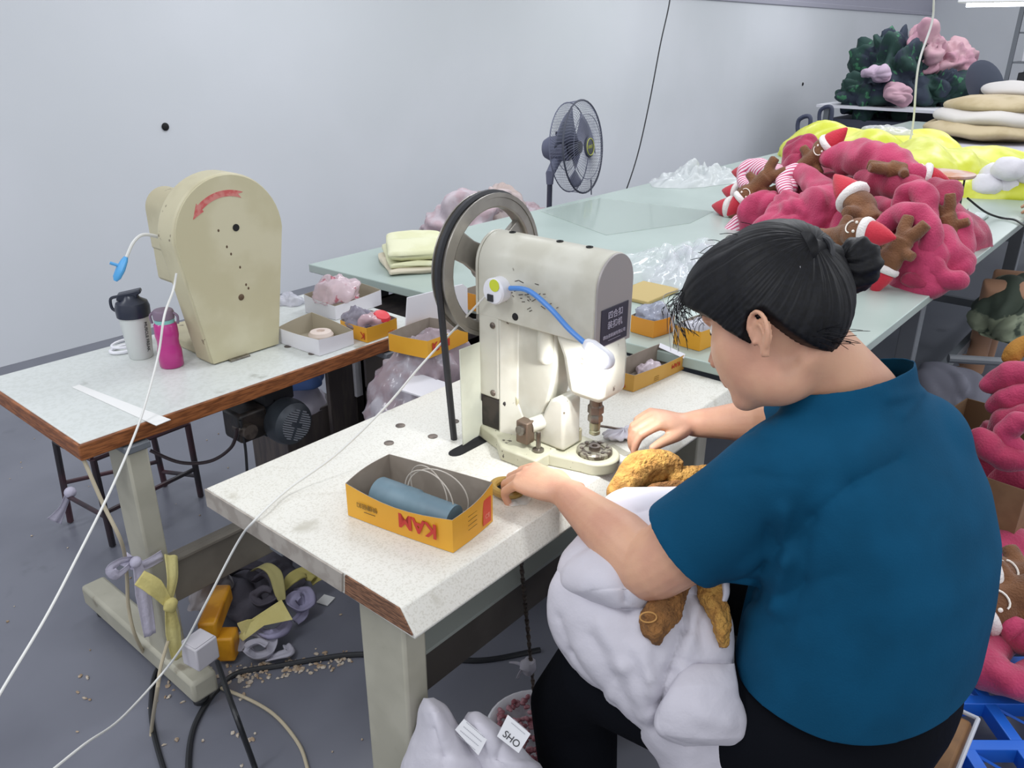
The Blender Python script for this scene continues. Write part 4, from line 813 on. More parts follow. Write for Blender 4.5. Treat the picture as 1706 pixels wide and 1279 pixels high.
def doll(label, c, tip, s=1.0, body=None, face=None, group=None, hat=1):
    c = V(c); ax = (V(tip) - c).normalized(); fdir = V(face) if face else (EYE - c).normalized() + V((0, 0, .6))
    fdir = (fdir - ax * fdir.dot(ax)).normalized(); t = thing('gingerbread_doll', label, 'plush doll', c, 0, group)
    sd_ = ax.cross(fdir); Mh = Matrix(((sd_.x, fdir.x, ax.x), (sd_.y, fdir.y, ax.y), (sd_.z, fdir.z, ax.z))).to_4x4()
    mb = MB(); mb.ball(c, (.058 * s, .042 * s, .055 * s), Mh, 22, 16)
    bd_ = V(body) if body else c - ax * .13 * s
    mb.tube([c - ax * .03 * s, (c + bd_) / 2, bd_], [.035 * s, .04 * s, .045 * s], 14)
    bx2 = (bd_ - c).normalized(); s3 = bx2.cross(fdir).normalized()
    for sg in (-1, 1):
        a1 = c.lerp(bd_, .55); mb.tube([a1, a1 + s3 * sg * .045 * s, a1 + s3 * sg * .085 * s], [.022 * s, .024 * s, .02 * s], 10)
        mb.tube([bd_, bd_ + bx2 * .04 * s + s3 * sg * .03 * s, bd_ + bx2 * .09 * s + s3 * sg * .045 * s], [.03 * s, .028 * s, .024 * s], 10)
    o = mb.build('body', M_br, t, angle=180); rm = o.modifiers.new('union', 'REMESH'); rm.mode = 'VOXEL'; rm.voxel_size = .006 * s; rm.use_smooth_shade = True; sm_ = o.modifiers.new('soft', 'SMOOTH'); sm_.iterations = 5
    mb = MB(); mb.lathe([(.046 * s, .018 * s), (.056 * s, .024 * s), (.058 * s, .036 * s), (.052 * s, .048 * s), (.03 * s, .050 * s)], c, Mh, 20); lab(mb.build('hat_band', M_wp, t, angle=180), 'white plush hat band')
    mb = MB(); mb.loft([[c + Mh @ V((r_ * s * math.cos(j * PI / 9), r_ * s * .9 * math.sin(j * PI / 9), z * s)) + ax.orthogonal().normalized() * (z * z * 2.0 * s * hat * .3) for j in range(18)] for r_, z in ((.048, .042), (.047, .06), (.038, .085), (.022, .115), (.006, .138), (.001, .141))]); lab(mb.build('hat', M_rd, t, angle=180), 'red pointed hat')
    me_ = mat('white_embroidery', 'eee6dc', .6)
    for sg in (-1, 1): mb = MB(); mb.ball(c + Mh @ V((sg * .018 * s, .041 * s, .006 * s)), .0055 * s, n=8, k=6); mb.build('eye', me_, t)
    mb = MB(); mb.tube([c + Mh @ V((math.cos(a) * .024 * s, .0405 * s, -.008 * s + math.sin(a) * .018 * s)) for a in [PI + i * PI / 8 for i in range(9)]], .0024 * s, 5); mb.build('smile', me_, t)
    return t
pc = V((3.66, 1.08, G))
tag(heap('plush_pile_core', pc, (.38, .44, .28), M_pk2, 81, .14, 7, n=90, k=50), 'deep pink plush fabric heaped in the middle of the green table', 'plush fabric')
for k, (px, py, x, rr, mt, sd_, lb) in enumerate(((1345, 355, 3.20, (.17, .17, .17), M_pk, 82, 'pink plush cloth with long folds in the middle front of the pile'), (1275, 350, 3.40, (.10, .12, .12), M_pk, 83, 'pink plush cloth at the left of the pile under the striped roll'), (1330, 255, 3.66, (.07, .08, .12), M_pk2, 84, 'pink hooded lump at the peak of the plush pile'), (1545, 430, 2.98, (.12, .13, .12), M_pk, 85, 'pink plush folds at the lower right of the pile'), (1400, 420, 3.1, (.14, .2, .10), M_pk2, 86, 'dark pink plush fold behind the operator head'))):
    tag(heap('plush_cloth', th(px, py, x) - V((0, 0, rr[2] * .3)), rr, mt, sd_, .26, 11, n=80, k=46, floor=False), lb, 'plush fabric')
tubes = [
 ('fat pink roll across the top right of the plush pile', [(1385, 262), (1420, 262), (1460, 268), (1500, 285), (1525, 300)], [3.55, 3.5, 3.4, 3.35, 3.3], .075, M_pk),
 ('second pink roll just below the fat top roll', [(1440, 300), (1480, 305), (1520, 318), (1540, 335)], [3.38, 3.3, 3.25, 3.2], .06, M_pk2),
 ('upright pink loop right of the hatted brown doll', [(1500, 375), (1508, 335), (1530, 318), (1545, 340), (1540, 375)], [3.05, 3.1, 3.1, 3.05, 3.0], .045, M_pk),
 ('round pink knob at the right shoulder of the pile', [(1545, 330), (1560, 318), (1575, 325), (1572, 345)], [3.25, 3.25, 3.2, 3.15], .05, M_pk2),
 ('big drooping pink loop at the far right of the pile', [(1568, 380), (1590, 375), (1600, 400), (1590, 430), (1560, 440)], [3.15, 3.12, 3.08, 3.02, 3.0], .05, M_pk),
 ('wide pink arch above the smiling brown doll', [(1470, 378), (1500, 358), (1535, 365), (1550, 395), (1540, 425)], [2.98, 2.98, 2.95, 2.92, 2.92], .045, M_pk),
 ('pink leg hanging down right of the brown doll body', [(1520, 410), (1545, 435), (1570, 462), (1600, 468)], [2.92, 2.9, 2.9, 2.92], .042, M_pk),
 ('pink plush foot lying flat at the table edge', [(1510, 465), (1545, 470), (1580, 466)], [2.86, 2.88, 2.92], .03, M_pk2),
 ('pink sleeve between the brown doll and the right loops', [(1440, 355), (1470, 345), (1490, 355), (1480, 380)], [3.2, 3.18, 3.12, 3.05], .045, M_pk2),
 ('pink fold slanting down from the peak of the pile', [(1335, 285), (1365, 315), (1390, 350), (1410, 385)], [3.5, 3.35, 3.22, 3.1], .055, M_pk),
 ('narrow pink fold left of the slanting one', [(1350, 330), (1335, 355), (1315, 385)], [3.25, 3.2, 3.15], .04, M_pk),
 ('pink bulge left of the peak of the pile', [(1310, 290), (1330, 275), (1345, 290)], [3.6, 3.6, 3.55], .05, M_pk2)]
for k, (lb, pp, xs, r_, mt) in enumerate(tubes): ptube('plush_toy', lb, [th(a, b, x) for (a, b), x in zip(pp, xs)], r_, mt, seed=k)
ptube('striped_sock', 'pink and white striped plush arch at the upper left of the pile', [th(1262, 315, 3.55), th(1240, 302, 3.62), th(1250, 280, 3.65), th(1285, 285, 3.6), th(1310, 300, 3.5), th(1318, 312, 3.45)], .042, M_st)
ptube('striped_sock', 'striped plush leg crossing right of the striped arch', [th(1325, 280, 3.5), th(1305, 300, 3.45), th(1312, 320, 3.4)], .035, M_st)
ptube('striped_sock', 'small striped plush tip poking out mid-left of the pile', [th(1295, 350, 3.2), th(1308, 336, 3.22), th(1312, 330, 3.25)], .035, M_st)
ptube('striped_sock', 'striped plush leg behind the forehead of the operator', [th(1210, 398, 3.35), th(1232, 378, 3.38), th(1250, 362, 3.4)], .045, M_st)
doll('gingerbread doll with leftmost high hat pointing left, above two other hats', th(1258, 288, 3.75), th(1190, 290, 3.78), .95)
doll('gingerbread doll with middle hat of the left group, half hidden', th(1240, 322, 3.72), th(1172, 318, 3.76), .95)
doll('gingerbread doll with lowest hat at the far left of the pile', th(1228, 347, 3.60), th(1155, 345, 3.62), 1.0)
doll('smiling gingerbread doll with hat pointing down left, behind the lowest hat', th(1245, 325, 3.42), th(1205, 362, 3.38), .85)
doll('gingerbread doll on the peak of the pile with hat pointing up right', th(1372, 250, 3.55), th(1408, 218, 3.55), .9, hat=.5)
doll('gingerbread doll lying face away with red hat at the centre of the pile', th(1432, 340, 3.05), th(1385, 295, 3.1), 1.15, body=th(1450, 375, 3.0), face=(0, .4, -1))
doll('gingerbread doll smiling on its side low in the pile by the hair bun', th(1428, 388, 2.80), th(1500, 392, 2.78), .95, body=th(1380, 400, 2.85))
doll('gingerbread doll upside down, red hat touching the table by the hair bun', th(1480, 435, 2.83), th(1452, 488, 2.80), .85, body=th(1505, 400, 2.86), face=(.6, -.2, -1))
doll('gingerbread doll hanging at the lower right with dark red hat', th(1590, 405, 3.06), th(1608, 462, 3.04), .75, face=(1, 0, 0))
doll('brown gingerbread doll looking up at the right end of the fat roll', th(1530, 290, 3.3), th(1590, 300, 3.35), .8, face=(0, 0, 1))
# yellow bags behind
M_yb = mat('lemon_bag', 'cfd43a', .4, col2='dfe463', scale=6, lo=.45, hi=.6, bump=.1, bscale=20)
for k, (px, py, x, rr, lb) in enumerate(((1410, 240, 5.9, (.34, .42, .22), 'lemon yellow bag behind the peak of the pink pile'), (1540, 262, 5.2, (.5, .55, .20), 'large lemon yellow bag in the middle behind the pink pile'), (1525, 235, 6.5, (.35, .3, .2), 'lemon yellow bag farthest back, against the sacks'), (1660, 268, 6.0, (.35, .45, .14), 'lemon yellow bag at the right edge behind the cotton balls'), (1690, 290, 5.6, (.2, .35, .10), 'low lemon yellow bag right behind the cotton balls'))):
    c = onx(px, py, x); tag(heap('yellow_bag', V((c.x, c.y, G)), rr, M_yb, 90 + k, .22, 4.5, n=80, k=44), lb, 'bag')
c = onx(1475, 222, 6.0); tag(heap('white_packet', c, (.11, .16, .06), M_film2, 97, .3, 12), 'white clear packet lying on the lemon bags', 'packet')
# cotton balls
for k, (px, py, z) in enumerate(((1642, 318, G + .03), (1668, 318, G + .03), (1677, 292, G + .12), (1700, 312, G + .04), (1655, 300, G + .08), (1704, 296, G + .10))):
    c = onz(px, py, z); mb = MB(); s_ = random.uniform(.075, .085)
    mb.ball(c + V((0, 0, .03)), (s_, s_, s_ * .8), n=20, k=14, fn=lambda q, d: q + d * .012 * nz3(q, 22, k)); tag(mb.build('stuffing_ball', mat('cotton', 'e4e2e8', .9, bump=.2, bscale=60), angle=180), ['left white', 'front middle white', 'top white', 'right pinkish', 'rear white', 'far right white'][k] + ' ball of stuffing in the cluster on the green table', 'stuffing ball')
# wire stand with round orange top
wc = onx(1585, 285, 4.1); ws = thing('round_stand', 'small stand with round orange top and thin wire legs behind the pink pile', 'stand', (wc.x, wc.y, G))
mb = MB(); mb.lathe([(.13, 0), (.135, .006), (.135, .014), (.0001, .016)], (wc.x - .02, wc.y + .03, wc.z - .02), n=32); mb.build('stand_top', mat('orange_wood', 'b9764a', .5, col2='c5a79b', scale=9), ws)
for k in range(4):
    a = R(45 + 90 * k); q = V((wc.x - .02 + .11 * math.cos(a), wc.y + .03 + .11 * math.sin(a), 0)); mb = MB(); mb.tube([V((q.x, q.y, wc.z - .02)), V((q.x * 1 + .01 * math.cos(a), q.y + .01 * math.sin(a), G))], .0045, 6); mb.build('leg', M_dark, ws)
mb = MB(); mb.tube(cr([onz(1612, 330, G + .12), onz(1640, 352, G + .05), onz(1665, 362, G + .01), onz(1690, 366, G + .01), onz(1706, 375, G + .01), onz(1730, 385, G + .02)], 6), .005, 6); tag(mb.build('tool_cable', M_bcord), 'black cable lying on the green table below the cotton balls', 'cable')
c = onz(1630, 364, G); mb = MB(); mb.box(c.x - .09, c.x + .07, c.y - .03, c.y + .03, G, G + .018); tag(mb.build('white_tool', mat('clear_white', 'c9d6d4', .2), bevel=.005), 'small white plastic tool lying under the wire stand', 'tool')
mb = MB(); c = onz(1606, 378, G); mb.lathe([(.03, 0), (.03, .01), (.012, .016), (.0001, .085)], c, n=14); tag(mb.build('cone_weight', M_dark), 'small black cone beside the wire stand legs', 'weight')
# sacks
M_sk = mat('beige_sack', 'b9a98a', .8, col2='ab9a78', scale=5); M_sk2 = mat('white_sack', 'c9c4c0', .8)
for k, (px, py, x, rr, mt, lb) in enumerate(((1640, 215, 7.6, (.45, .45, .08), M_sk, 'beige cushion sack at the bottom of the stack on the green table'), (1650, 195, 7.7, (.45, .42, .10), M_sk2, 'white and beige cushion sack in the middle of the stack'), (1655, 175, 7.7, (.36, .36, .08), M_sk, 'beige cushion sack on top of the stack'), (1690, 152, 8.2, (.3, .25, .08), M_sk2, 'white folded sack behind the top of the stack'))):
    c = onx(px, py, x); mb = MB(); mb.ball(c, rr, n=32, k=18, fn=lambda q, d: q + V((0, 0, 1)) * .03 * nz3(q, 4, k)); tag(mb.build('cushion_sack', mt, angle=180), lb, 'sack')
c = onx(1600, 220, 7.3); mb = MB(); mb.box(6.9, 8.3, .9, 1.9, G, G + .03); tag(mb.build('white_sheet', mat('sheet_white', 'b9b7c2', .6), bevel=.01), 'white sheet under the sacks on the far end of the green table', 'sheet')
# far table with garments
FZ = .86; fx = 10.6
ft = thing('far_table', 'white table at the back carrying green and pink garments', 'table', (11, 3.0, 0))
mb = MB(); mb.box(9.9, 12.4, 2.3, 3.7, FZ - .03, FZ); mb.build('tabletop', M_white, ft)
for x in (10.0, 12.3):
    for y in (2.4, 3.6): mb = MB(); mb.box(x - .03, x + .03, y - .03, y + .03, 0, FZ - .03); mb.build('leg', M_ggrey, ft)
mb = MB(); mb.box(10.1, 12.2, 2.5, 3.6, .05, .7); mb.build('underside_shade', mat('underside_dark', '474b5c', .6), ft)  # dark block added for the shade under the tabletop
M_gn = mat('dark_green_cloth', '21403a', .8, col2='2a3444', scale=3, lo=.45, hi=.55, col3='3f7a58', s3=9, lo3=.6, hi3=.66)
M_pp = mat('dusty_pink_cloth', 'b78a99', .8, col2='c5a0a8', scale=4)
for k, (px, py, x, rr, mt, lb) in enumerate(((1490, 125, 10.6, (.42, .5, .42), M_gn, 'large dark green garment heap on the far white table'), (1440, 160, 10.2, (.25, .3, .22), M_gn, 'dark green garment slipping off the left end of the far table'), (1560, 150, 10.7, (.4, .35, .25), M_gn, 'dark green garment low at the right of the far heap'), (1545, 95, 10.6, (.2, .18, .34), M_pp, 'dusty pink garment standing up on the far heap'), (1590, 115, 10.9, (.28, .25, .28), M_pp, 'dusty pink garment at the right of the far heap'), (1525, 70, 10.5, (.10, .1, .16), M_pp, 'pink ear shaped tip at the top of the far heap'), (1462, 122, 10.0, (.16, .16, .08), mat('pale_pink_cloth', 'bfa9bd', .8), 'pale pink garment in front of the dark green heap'), (1495, 158, 10.0, (.18, .14, .11), mat('rose_cloth', 'bb95a2', .8), 'rose pink garment at the table edge below the green heap'))):
    tag(heap('garment', onx(px, py, x), rr, mt, 110 + k, .5, 9, n=80, k=46, floor=False), lb, 'garment')
c = onx(1640, 140, 9.6); nf = thing('round_fan', 'small dark round fan standing behind the sacks', 'fan', c)
Mq = Matrix.Translation(c) @ Matrix.Rotation(1.0, 4, 'Z') @ Matrix.Rotation(1.2, 4, 'X')
mb = MB(); mb.lathe([(.0001, -.04), (.2, -.03), (.24, 0), (.2, .03), (.0001, .045)], M=Mq, n=30); mb.build('cage', mat('far_fan', '5b6070', .5), nf)
mb = MB(); mb.tube([c, V((c.x, c.y, .03))], .03, 10); mb.lathe([(.16, 0), (.16, .02), (.03, .04), (.0001, .04)], (c.x, c.y, 0), n=20); mb.build('stand', M_dark, nf)
# wall handles, shelf rack and far light
for k, (px, py, lb) in enumerate(((1340, 212, 'left'), (1376, 196, 'right'))):
    x = 7.6 + k * 1.0; P_ = [onx(px + dx, py + dy, x) for dx, dy in ((-11, 38), (-11, -5), (-4, -16), (8, -18), (10, -6), (4, 30))]
    P_ = [V((P_[0].x, P_[0].y, .01))] + P_ + [V((P_[-1].x, P_[-1].y, .01))]
    mb = MB(); mb.tube(cr(P_, 5), .02, 8); tag(mb.build('chair_frame', mat('dark_blue_tube', '3c4258', .5)), lb + ' dark tubular chair back loop by the wall behind the lemon bags', 'chair')
rk = thing('shelf_rack', 'grey metal shelf rack with boxes at the right edge of the back wall', 'shelf', (12.5, 2.6, 0))
rx0, ry0 = 12.6, 2.75
p0 = onx(1693, 60, 12.6)
for (dx, dy) in ((0, 0), (1.2, 0), (0, -.6), (1.2, -.6)): mb = MB(); mb.box(p0.x + dx - .025, p0.x + dx + .025, p0.y + dy - .025, p0.y + dy + .025, 0, 2.0); mb.build('post', M_ggrey, rk)
for z in (.5, .95, 1.3, 1.65, 1.98): mb = MB(); mb.box(p0.x, p0.x + 1.2, p0.y - .6, p0.y, z - .02, z); mb.build('shelf', M_ggrey, rk)
for k, z in enumerate((.95, 1.3, 1.65)): mb = MB(); mb.box(p0.x + .1, p0.x + .9, p0.y - .5, p0.y - .1, z, z + .22); tag(mb.build('carton', (M_dark, M_white, M_dark)[k], bevel=.01), ('dark', 'white', 'black')[k] + ' box on the ' + ('lower', 'middle', 'upper')[k] + ' shelf of the back rack', 'box')
q = onx(1680, 2, 8.0); lf = thing('tube_light', 'white fluorescent fixture hanging at the top right over the back table', 'lamp', q)
mb = MB(); mb.box(q.x - .1, q.x + .1, q.y - 1.0, q.y + .35, q.z - .01, q.z + .05); mb.build('lamp_housing', M_white, lf, bevel=.01)
mb = MB(); mb.tube([V((q.x, q.y - .95, q.z - .025)), V((q.x, q.y + .3, q.z - .025))], .014, 10); mb.build('tube', mat('lit_tube', 'ffffff', .5, emit='eef4ff', estr=6), lf)

# ================================================================ right foreground: pallet, carton, plush
pl = thing('plastic_pallet', 'bright blue plastic grid pallet on the floor behind the operator', 'pallet', (2.1, -.1, 0))
M_pb = mat('blue_pallet', '1f66cf', .35, col2='1b5cc0', scale=6)
x0, x1, y0, y1, pz = 1.55, 2.75, -.75, .33, .14
for (a_, b_, c_, d_) in ((x0, x1, y0, y0 + .04), (x0, x1, y1 - .04, y1), (x0, x0 + .04, y0, y1), (x1 - .04, x1, y0, y1)): mb = MB(); mb.box(a_, b_, c_, d_, pz - .04, pz); mb.build('edge_bar', M_pb, pl, bevel=.003)
n = 9
for i in range(1, n):
    x = x0 + (x1 - x0) * i / n; mb = MB(); mb.box(x - .014, x + .014, y0, y1, pz - .04, pz); mb.build('grid_bar', M_pb, pl, bevel=.002)
for i in range(1, n):
    y = y0 + (y1 - y0) * i / n; mb = MB(); mb.box(x0, x1, y - .014, y + .014, pz - .04, pz - .001); mb.build('grid_bar', M_pb, pl, bevel=.002)
for i in range(n):
    for j in range(4, n):
        if (i + j) % 2: continue
        a = V((x0 + (x1 - x0) * i / n, y0 + (y1 - y0) * j / n, pz - .012)); b = V((x0 + (x1 - x0) * (i + 1) / n, y0 + (y1 - y0) * (j + 1) / n, pz - .012)); mb = MB(); mb.tube([a, b], .004, 4); mb.build('brace_rib', M_pb, pl)
for x in (x0 + .08, (x0 + x1) / 2, x1 - .08):
    for y in (y0 + .08, (y0 + y1) / 2, y1 - .08): mb = MB(); mb.box(x - .05, x + .05, y - .05, y + .05, 0, pz - .04); mb.build('foot_block', M_pb, pl, bevel=.004)
pl.rotation_euler.z = R(40); pl.location = (1.89, -.14, 0)
# carton with pink plush behind
kf = mat('brown_carton', '8a6a4a', .75, col2='7f6042', scale=10)
A = onx(1628, 800, 2.60); z0 = .03; A = V((2.52, .46, .0)); 
L, N, Rr = V((2.62, .52, .001)), V((2.55, .17, .001)), V((3.1, .12, .001))
hc = onx(1630, 800, 2.6).z
cb_, P = carton('cardboard_carton', 'brown cardboard carton full of pink plush right of the operator', L, N, Rr, .36, kf, mat('brown_inside', '6f543a', .8), cat='carton', t=.004, bow=.01)
for z in (.20, .14): mb = MB(); mb.box(-.03, .03, -.018, .018, -.0005, .0005, on_side(P[1], P[0], .35, z, .012)); mb.build('print_block', mat('grey_print', '4e4338', .7), cb_)
M_pd = M_pk
rp = [('bright pink plush leg at the top of the right pile', [(1650, 640), (1680, 630), (1706, 625), (1740, 630)], 2.75, .045), ('pink plush leg second from the top of the right pile', [(1660, 680), (1690, 665), (1730, 655)], 2.72, .045),
      ('pink plush fold third from the top of the right pile', [(1665, 715), (1690, 700), (1730, 690)], 2.68, .045), ('curved pink leg reaching left out of the brown carton', [(1632, 725), (1650, 745), (1675, 762), (1700, 770)], 2.55, .042),
      ('pink loop at the frame edge in the right pile', [(1690, 745), (1675, 725), (1690, 705), (1715, 700)], 2.58, .035), ('pink plush bulge inside the brown carton', [(1660, 800), (1690, 795), (1720, 815)], 2.68, .05)]
for k, (lb, pp, x, r_) in enumerate(rp): ptube('plush_toy', lb, [onx(a, b, x) for a, b in pp], r_, M_pk if k < 2 or k == 4 else M_pk2, seed=30 + k)
tag(heap('plush_pile_core', (2.88, .30, .05), (.14, .12, .50), M_pk2, 121, .15, 8, n=60, k=40), 'dark pink plush mass filling the brown carton', 'plush fabric')
ptube('doll_arm', 'tan brown plush arm above the right pink pile', [onx(1685, 595, 2.8), onx(1700, 578, 2.82), onx(1740, 575, 2.85)], .035, mat('tan_plush', 'a8762f', .9, bump=.4, bscale=150))
tag(heap('plush_cloth', onz(1700, 960, .14), (.22, .16, .07), M_pk, 123, .2, 9), 'bright pink plush cloth under the brown carton on the pallet', 'plush fabric')
doll('gingerbread doll lying with white band and smile, upper one on the pallet', onx(1662, 960, 2.12), onx(1600, 958, 2.05), 1.05, body=onx(1735, 965, 2.2), face=(-.2, -.6, 1))
doll('gingerbread doll with big red hat, lower one on the pallet', onx(1652, 1008, 2.03), onx(1590, 1048, 1.95), 1.1, body=onx(1725, 985, 2.1), face=(-.2, -.5, 1))
ptube('plush_toy', 'round pink plush loop lying on the blue pallet', [onz(1700, 1060, .2), onz(1655, 1075, .2), onz(1640, 1100, .2), onz(1665, 1130, .2), onz(1710, 1140, .2), onz(1740, 1120, .2)], .048, M_pk, seed=41)
ptube('plush_toy', 'short pink plush end above the round loop on the pallet', [onz(1690, 1045, .26), onz(1706, 1060, .25), onz(1730, 1080, .25)], .045, M_pk, seed=42)
# clutter behind under the green table
c = onz(1575, 640, .0)
tag(heap('fabric_scrap', onz(1575, 660, .25), (.14, .14, .12), mat('greyish_cloth', '6b6c78', .8), 131, .4, 9), 'grey cloth scraps hanging under the edge of the green table', 'fabric')
mb = MB(); mb.tube([onz(1580, 597, .38), onz(1680, 603, .38)], .018, 10); st2 = tag(mb.build('stool_bar', M_ggrey), 'grey horizontal stool bar under the green table at right', 'bar')
mb = MB(); mb.tube(cr([onz(1595, 640, .2), onz(1620, 660, .18), onz(1655, 668, .15), onz(1690, 690, .1)], 5), .01, 6); tag(mb.build('white_strap', M_white), 'white strap trailing on the floor behind the operator', 'strap')
mb = MB(); mb.tube(cr([onz(1595, 655, .05), onz(1620, 690, .02), onz(1650, 700, .02), onz(1700, 695, .02)], 5), .012, 6); tag(mb.build('floor_cable', M_bcord), 'black cable on the floor behind the operator', 'cable')
tag(heap('garment', onz(1700, 545, .35), (.3, .22, .22), mat('dark_leaf', '3f4a3f', .8, col2='8a937c', scale=6, lo=.55, hi=.6), 133, .35, 7), 'dark green and pale garment heap at the right edge under the table', 'garment')
# ================================================================ the operator
def apply_mods(o):
    dg = bpy.context.evaluated_depsgraph_get(); me = bpy.data.meshes.new_from_object(o.evaluated_get(dg)); old = o.data; o.modifiers.clear(); me.name = old.name; o.data = me; bpy.data.meshes.remove(old)
def union(o, vox, it=6, fac=.5):
    rm = o.modifiers.new('u', 'REMESH'); rm.mode = 'VOXEL'; rm.voxel_size = vox
    if it: s_ = o.modifiers.new('s', 'SMOOTH'); s_.iterations = it; s_.factor = fac
    apply_mods(o); o.data.shade_smooth()
def seg_d(p, a, b):
    ax, ay = b[0] - a[0], b[1] - a[1]; t = ((p[0] - a[0]) * ax + (p[1] - a[1]) * ay) / (ax * ax + ay * ay + 1e-9); t = min(1, max(0, t))
    return math.hypot(p[0] - a[0] - ax * t, p[1] - a[1] - ay * t), t
def creases(o, lines, facing=.0):
    """press folds into cloth: each line is a valley (-) or ridge (+) lying on the side that faces the room"""
    me = o.data; ns = [v.normal.copy() for v in me.vertices]
    for v, n in zip(me.vertices, ns):
        if n.dot((EYE - v.co).normalized()) < facing: continue
        q = pxy(v.co); d = 0
        for pts, w_, amp in lines:
            for a, b in zip(pts[:-1], pts[1:]):
                if min(abs(q[0] - a[0]), abs(q[0] - b[0])) > 220 and min(abs(q[1] - a[1]), abs(q[1] - b[1])) > 220: continue
                dd, t = seg_d(q, a, b); e = math.exp(-(dd / w_) ** 2) if amp > 0 else math.exp(-dd / w_ * 1.1)
                if e > .02: d = d + amp * e if abs(d + amp * e) < .03 else d
        if d: v.co += n * d
def ring(c, ex, ey, n=36, p=2.3, tilt=None, bulge=0):
    out = []
    for j in range(n):
        a = 2 * PI * j / n; ca, sa = math.cos(a), math.sin(a)
        q = V((math.copysign(abs(ca) ** (2 / p), ca) * ex, math.copysign(abs(sa) ** (2 / p), sa) * ey, 0))
        if tilt: q = tilt @ q
        out.append(V(c) + q)
    return out

M_skin = mat('skin', 'd0a184', .5, col2='c5927a', scale=14, lo=.35, hi=.7, sss=.12, bump=.05, bscale=220)
M_shirt = mat('teal_shirt', '08496a', .85, spec=.15, col2='064260', scale=5, bump=.08, bscale=300)
M_hair = mat('black_hair', '07070a', .5, spec=.25, col2='0d0e14', scale=160, stretch=(1, 1, 1))
M_trs = mat('black_trousers', '0b0d13', .9, spec=.1, bump=.1, bscale=80)
op = thing('person', 'woman with black bun in teal blouse and black trousers leaning over the button press', 'person', (1.2, .22, 0))
# joints
NB = V((1.185, .345, 1.10)); SL = V((1.075, .352, 1.005)); EL = dep(1086, 946, 1.30); WL = onz(938, 818, .815)
SR = V((1.345, .385, .995)); ER = V((1.50, .53, .865)); WR = onz(1145, 706, .838)
# head frame
HF = (RX * -.63 + UP * -.30 + FW * .72).normalized()
HU = UP * .93 + FW * .37 - RX * .16; HU = (HU - HF * HU.dot(HF)).normalized(); HL = HU.cross(HF).normalized()
if HL.x > 0: HL = -HL
HC = dep(1282, 536, 1.19)
def H(l, f, u): return HC + HL * l + HF * f + HU * u
def ellray(d, c, r_):
    A_ = sum((d[i] / r_[i]) ** 2 for i in range(3)); B_ = -2 * sum(d[i] * c[i] / r_[i] ** 2 for i in range(3)); C_ = sum((c[i] / r_[i]) ** 2 for i in range(3)) - 1
    D_ = B_ * B_ - 4 * A_ * C_; return (-B_ + math.sqrt(max(D_, 0))) / (2 * A_)
def headR(d):
    r1 = ellray(d, (0, -.008, .022), (.074, .096, .098)); r2 = ellray(d, (0, .030, -.045), (.060, .062, .078)); r3 = ellray(d, (0, .045, -.03), (.066, .040, .045))
    k = 90; return math.log(math.exp(k * r1) + math.exp(k * r2) + math.exp(k * r3)) / k - .004
body = MB()
def fn(q, d): return H(d.x * headR(d), d.y * headR(d), d.z * headR(d))
body.ball((0, 0, 0), 1, n=60, k=44, fn=fn)
# nose, lips, brow, chin
body.tube([H(0, .082, .012), H(0, .096, -.012), H(0, .106, -.030)], [.009, .011, .012], 10)
for s_ in (-1, 1):
    body.ball(H(.012 * s_, .097, -.033), .0085, n=10, k=8)
    body.tube([H(.052 * s_, .070, .026), H(.032 * s_, .084, .031), H(.012 * s_, .087, .026)], .007, 8)
body.tube([H(-.022, .084, -.062), H(0, .094, -.059), H(.022, .084, -.062)], [.004, .0065, .004], 8)
body.tube([H(-.020, .082, -.069), H(0, .091, -.070), H(.020, .082, -.069)], [.004, .0065, .004], 8)
body.ball(H(0, .062, -.098), (.026, .024, .022), n=14, k=10)
body.ball(H(0, .015, -.078), (.05, .06, .045), n=24, k=16)
# ears
for s_ in (-1, 1):
    E = lambda f, u, o=0: H(s_ * (.074 + o + max(0, -f) * .25), -.026 + f, -.046 + u)
    hel = cr([E(.012, -.004, .000), E(.014, .018, .004), E(.004, .031, .009), E(-.012, .030, .013), E(-.022, .014, .014), E(-.020, -.006, .012), E(-.010, -.020, .008)], 5)
    body.tube(hel, .0042, 8)
    body.tube([E(-.006, -.017, .005), E(-.001, -.030, .003)], [.0075, .0065], 10)
    Me = Matrix((HL * s_, HF, HU)).transposed().to_4x4()
    body.ball(E(-.006, .004, .003), (.0035, .017, .024), Me, 12, 8)
    body.tube(cr([E(.004, .016, .006), E(-.008, .014, .010), E(-.012, -.002, .010), E(-.004, -.012, .007)], 4), .003, 6)
    body.ball(E(.009, -.006, .005), .005, n=8, k=6)
# neck
nk0 = H(0, -.025, -.035)
body.tube([nk0, nk0.lerp(NB, .45) + V((0, 0, .004)), NB - V((0, .005, .02)), V((1.19, .325, 1.02))], [.060, .062, .080, .112], 40)

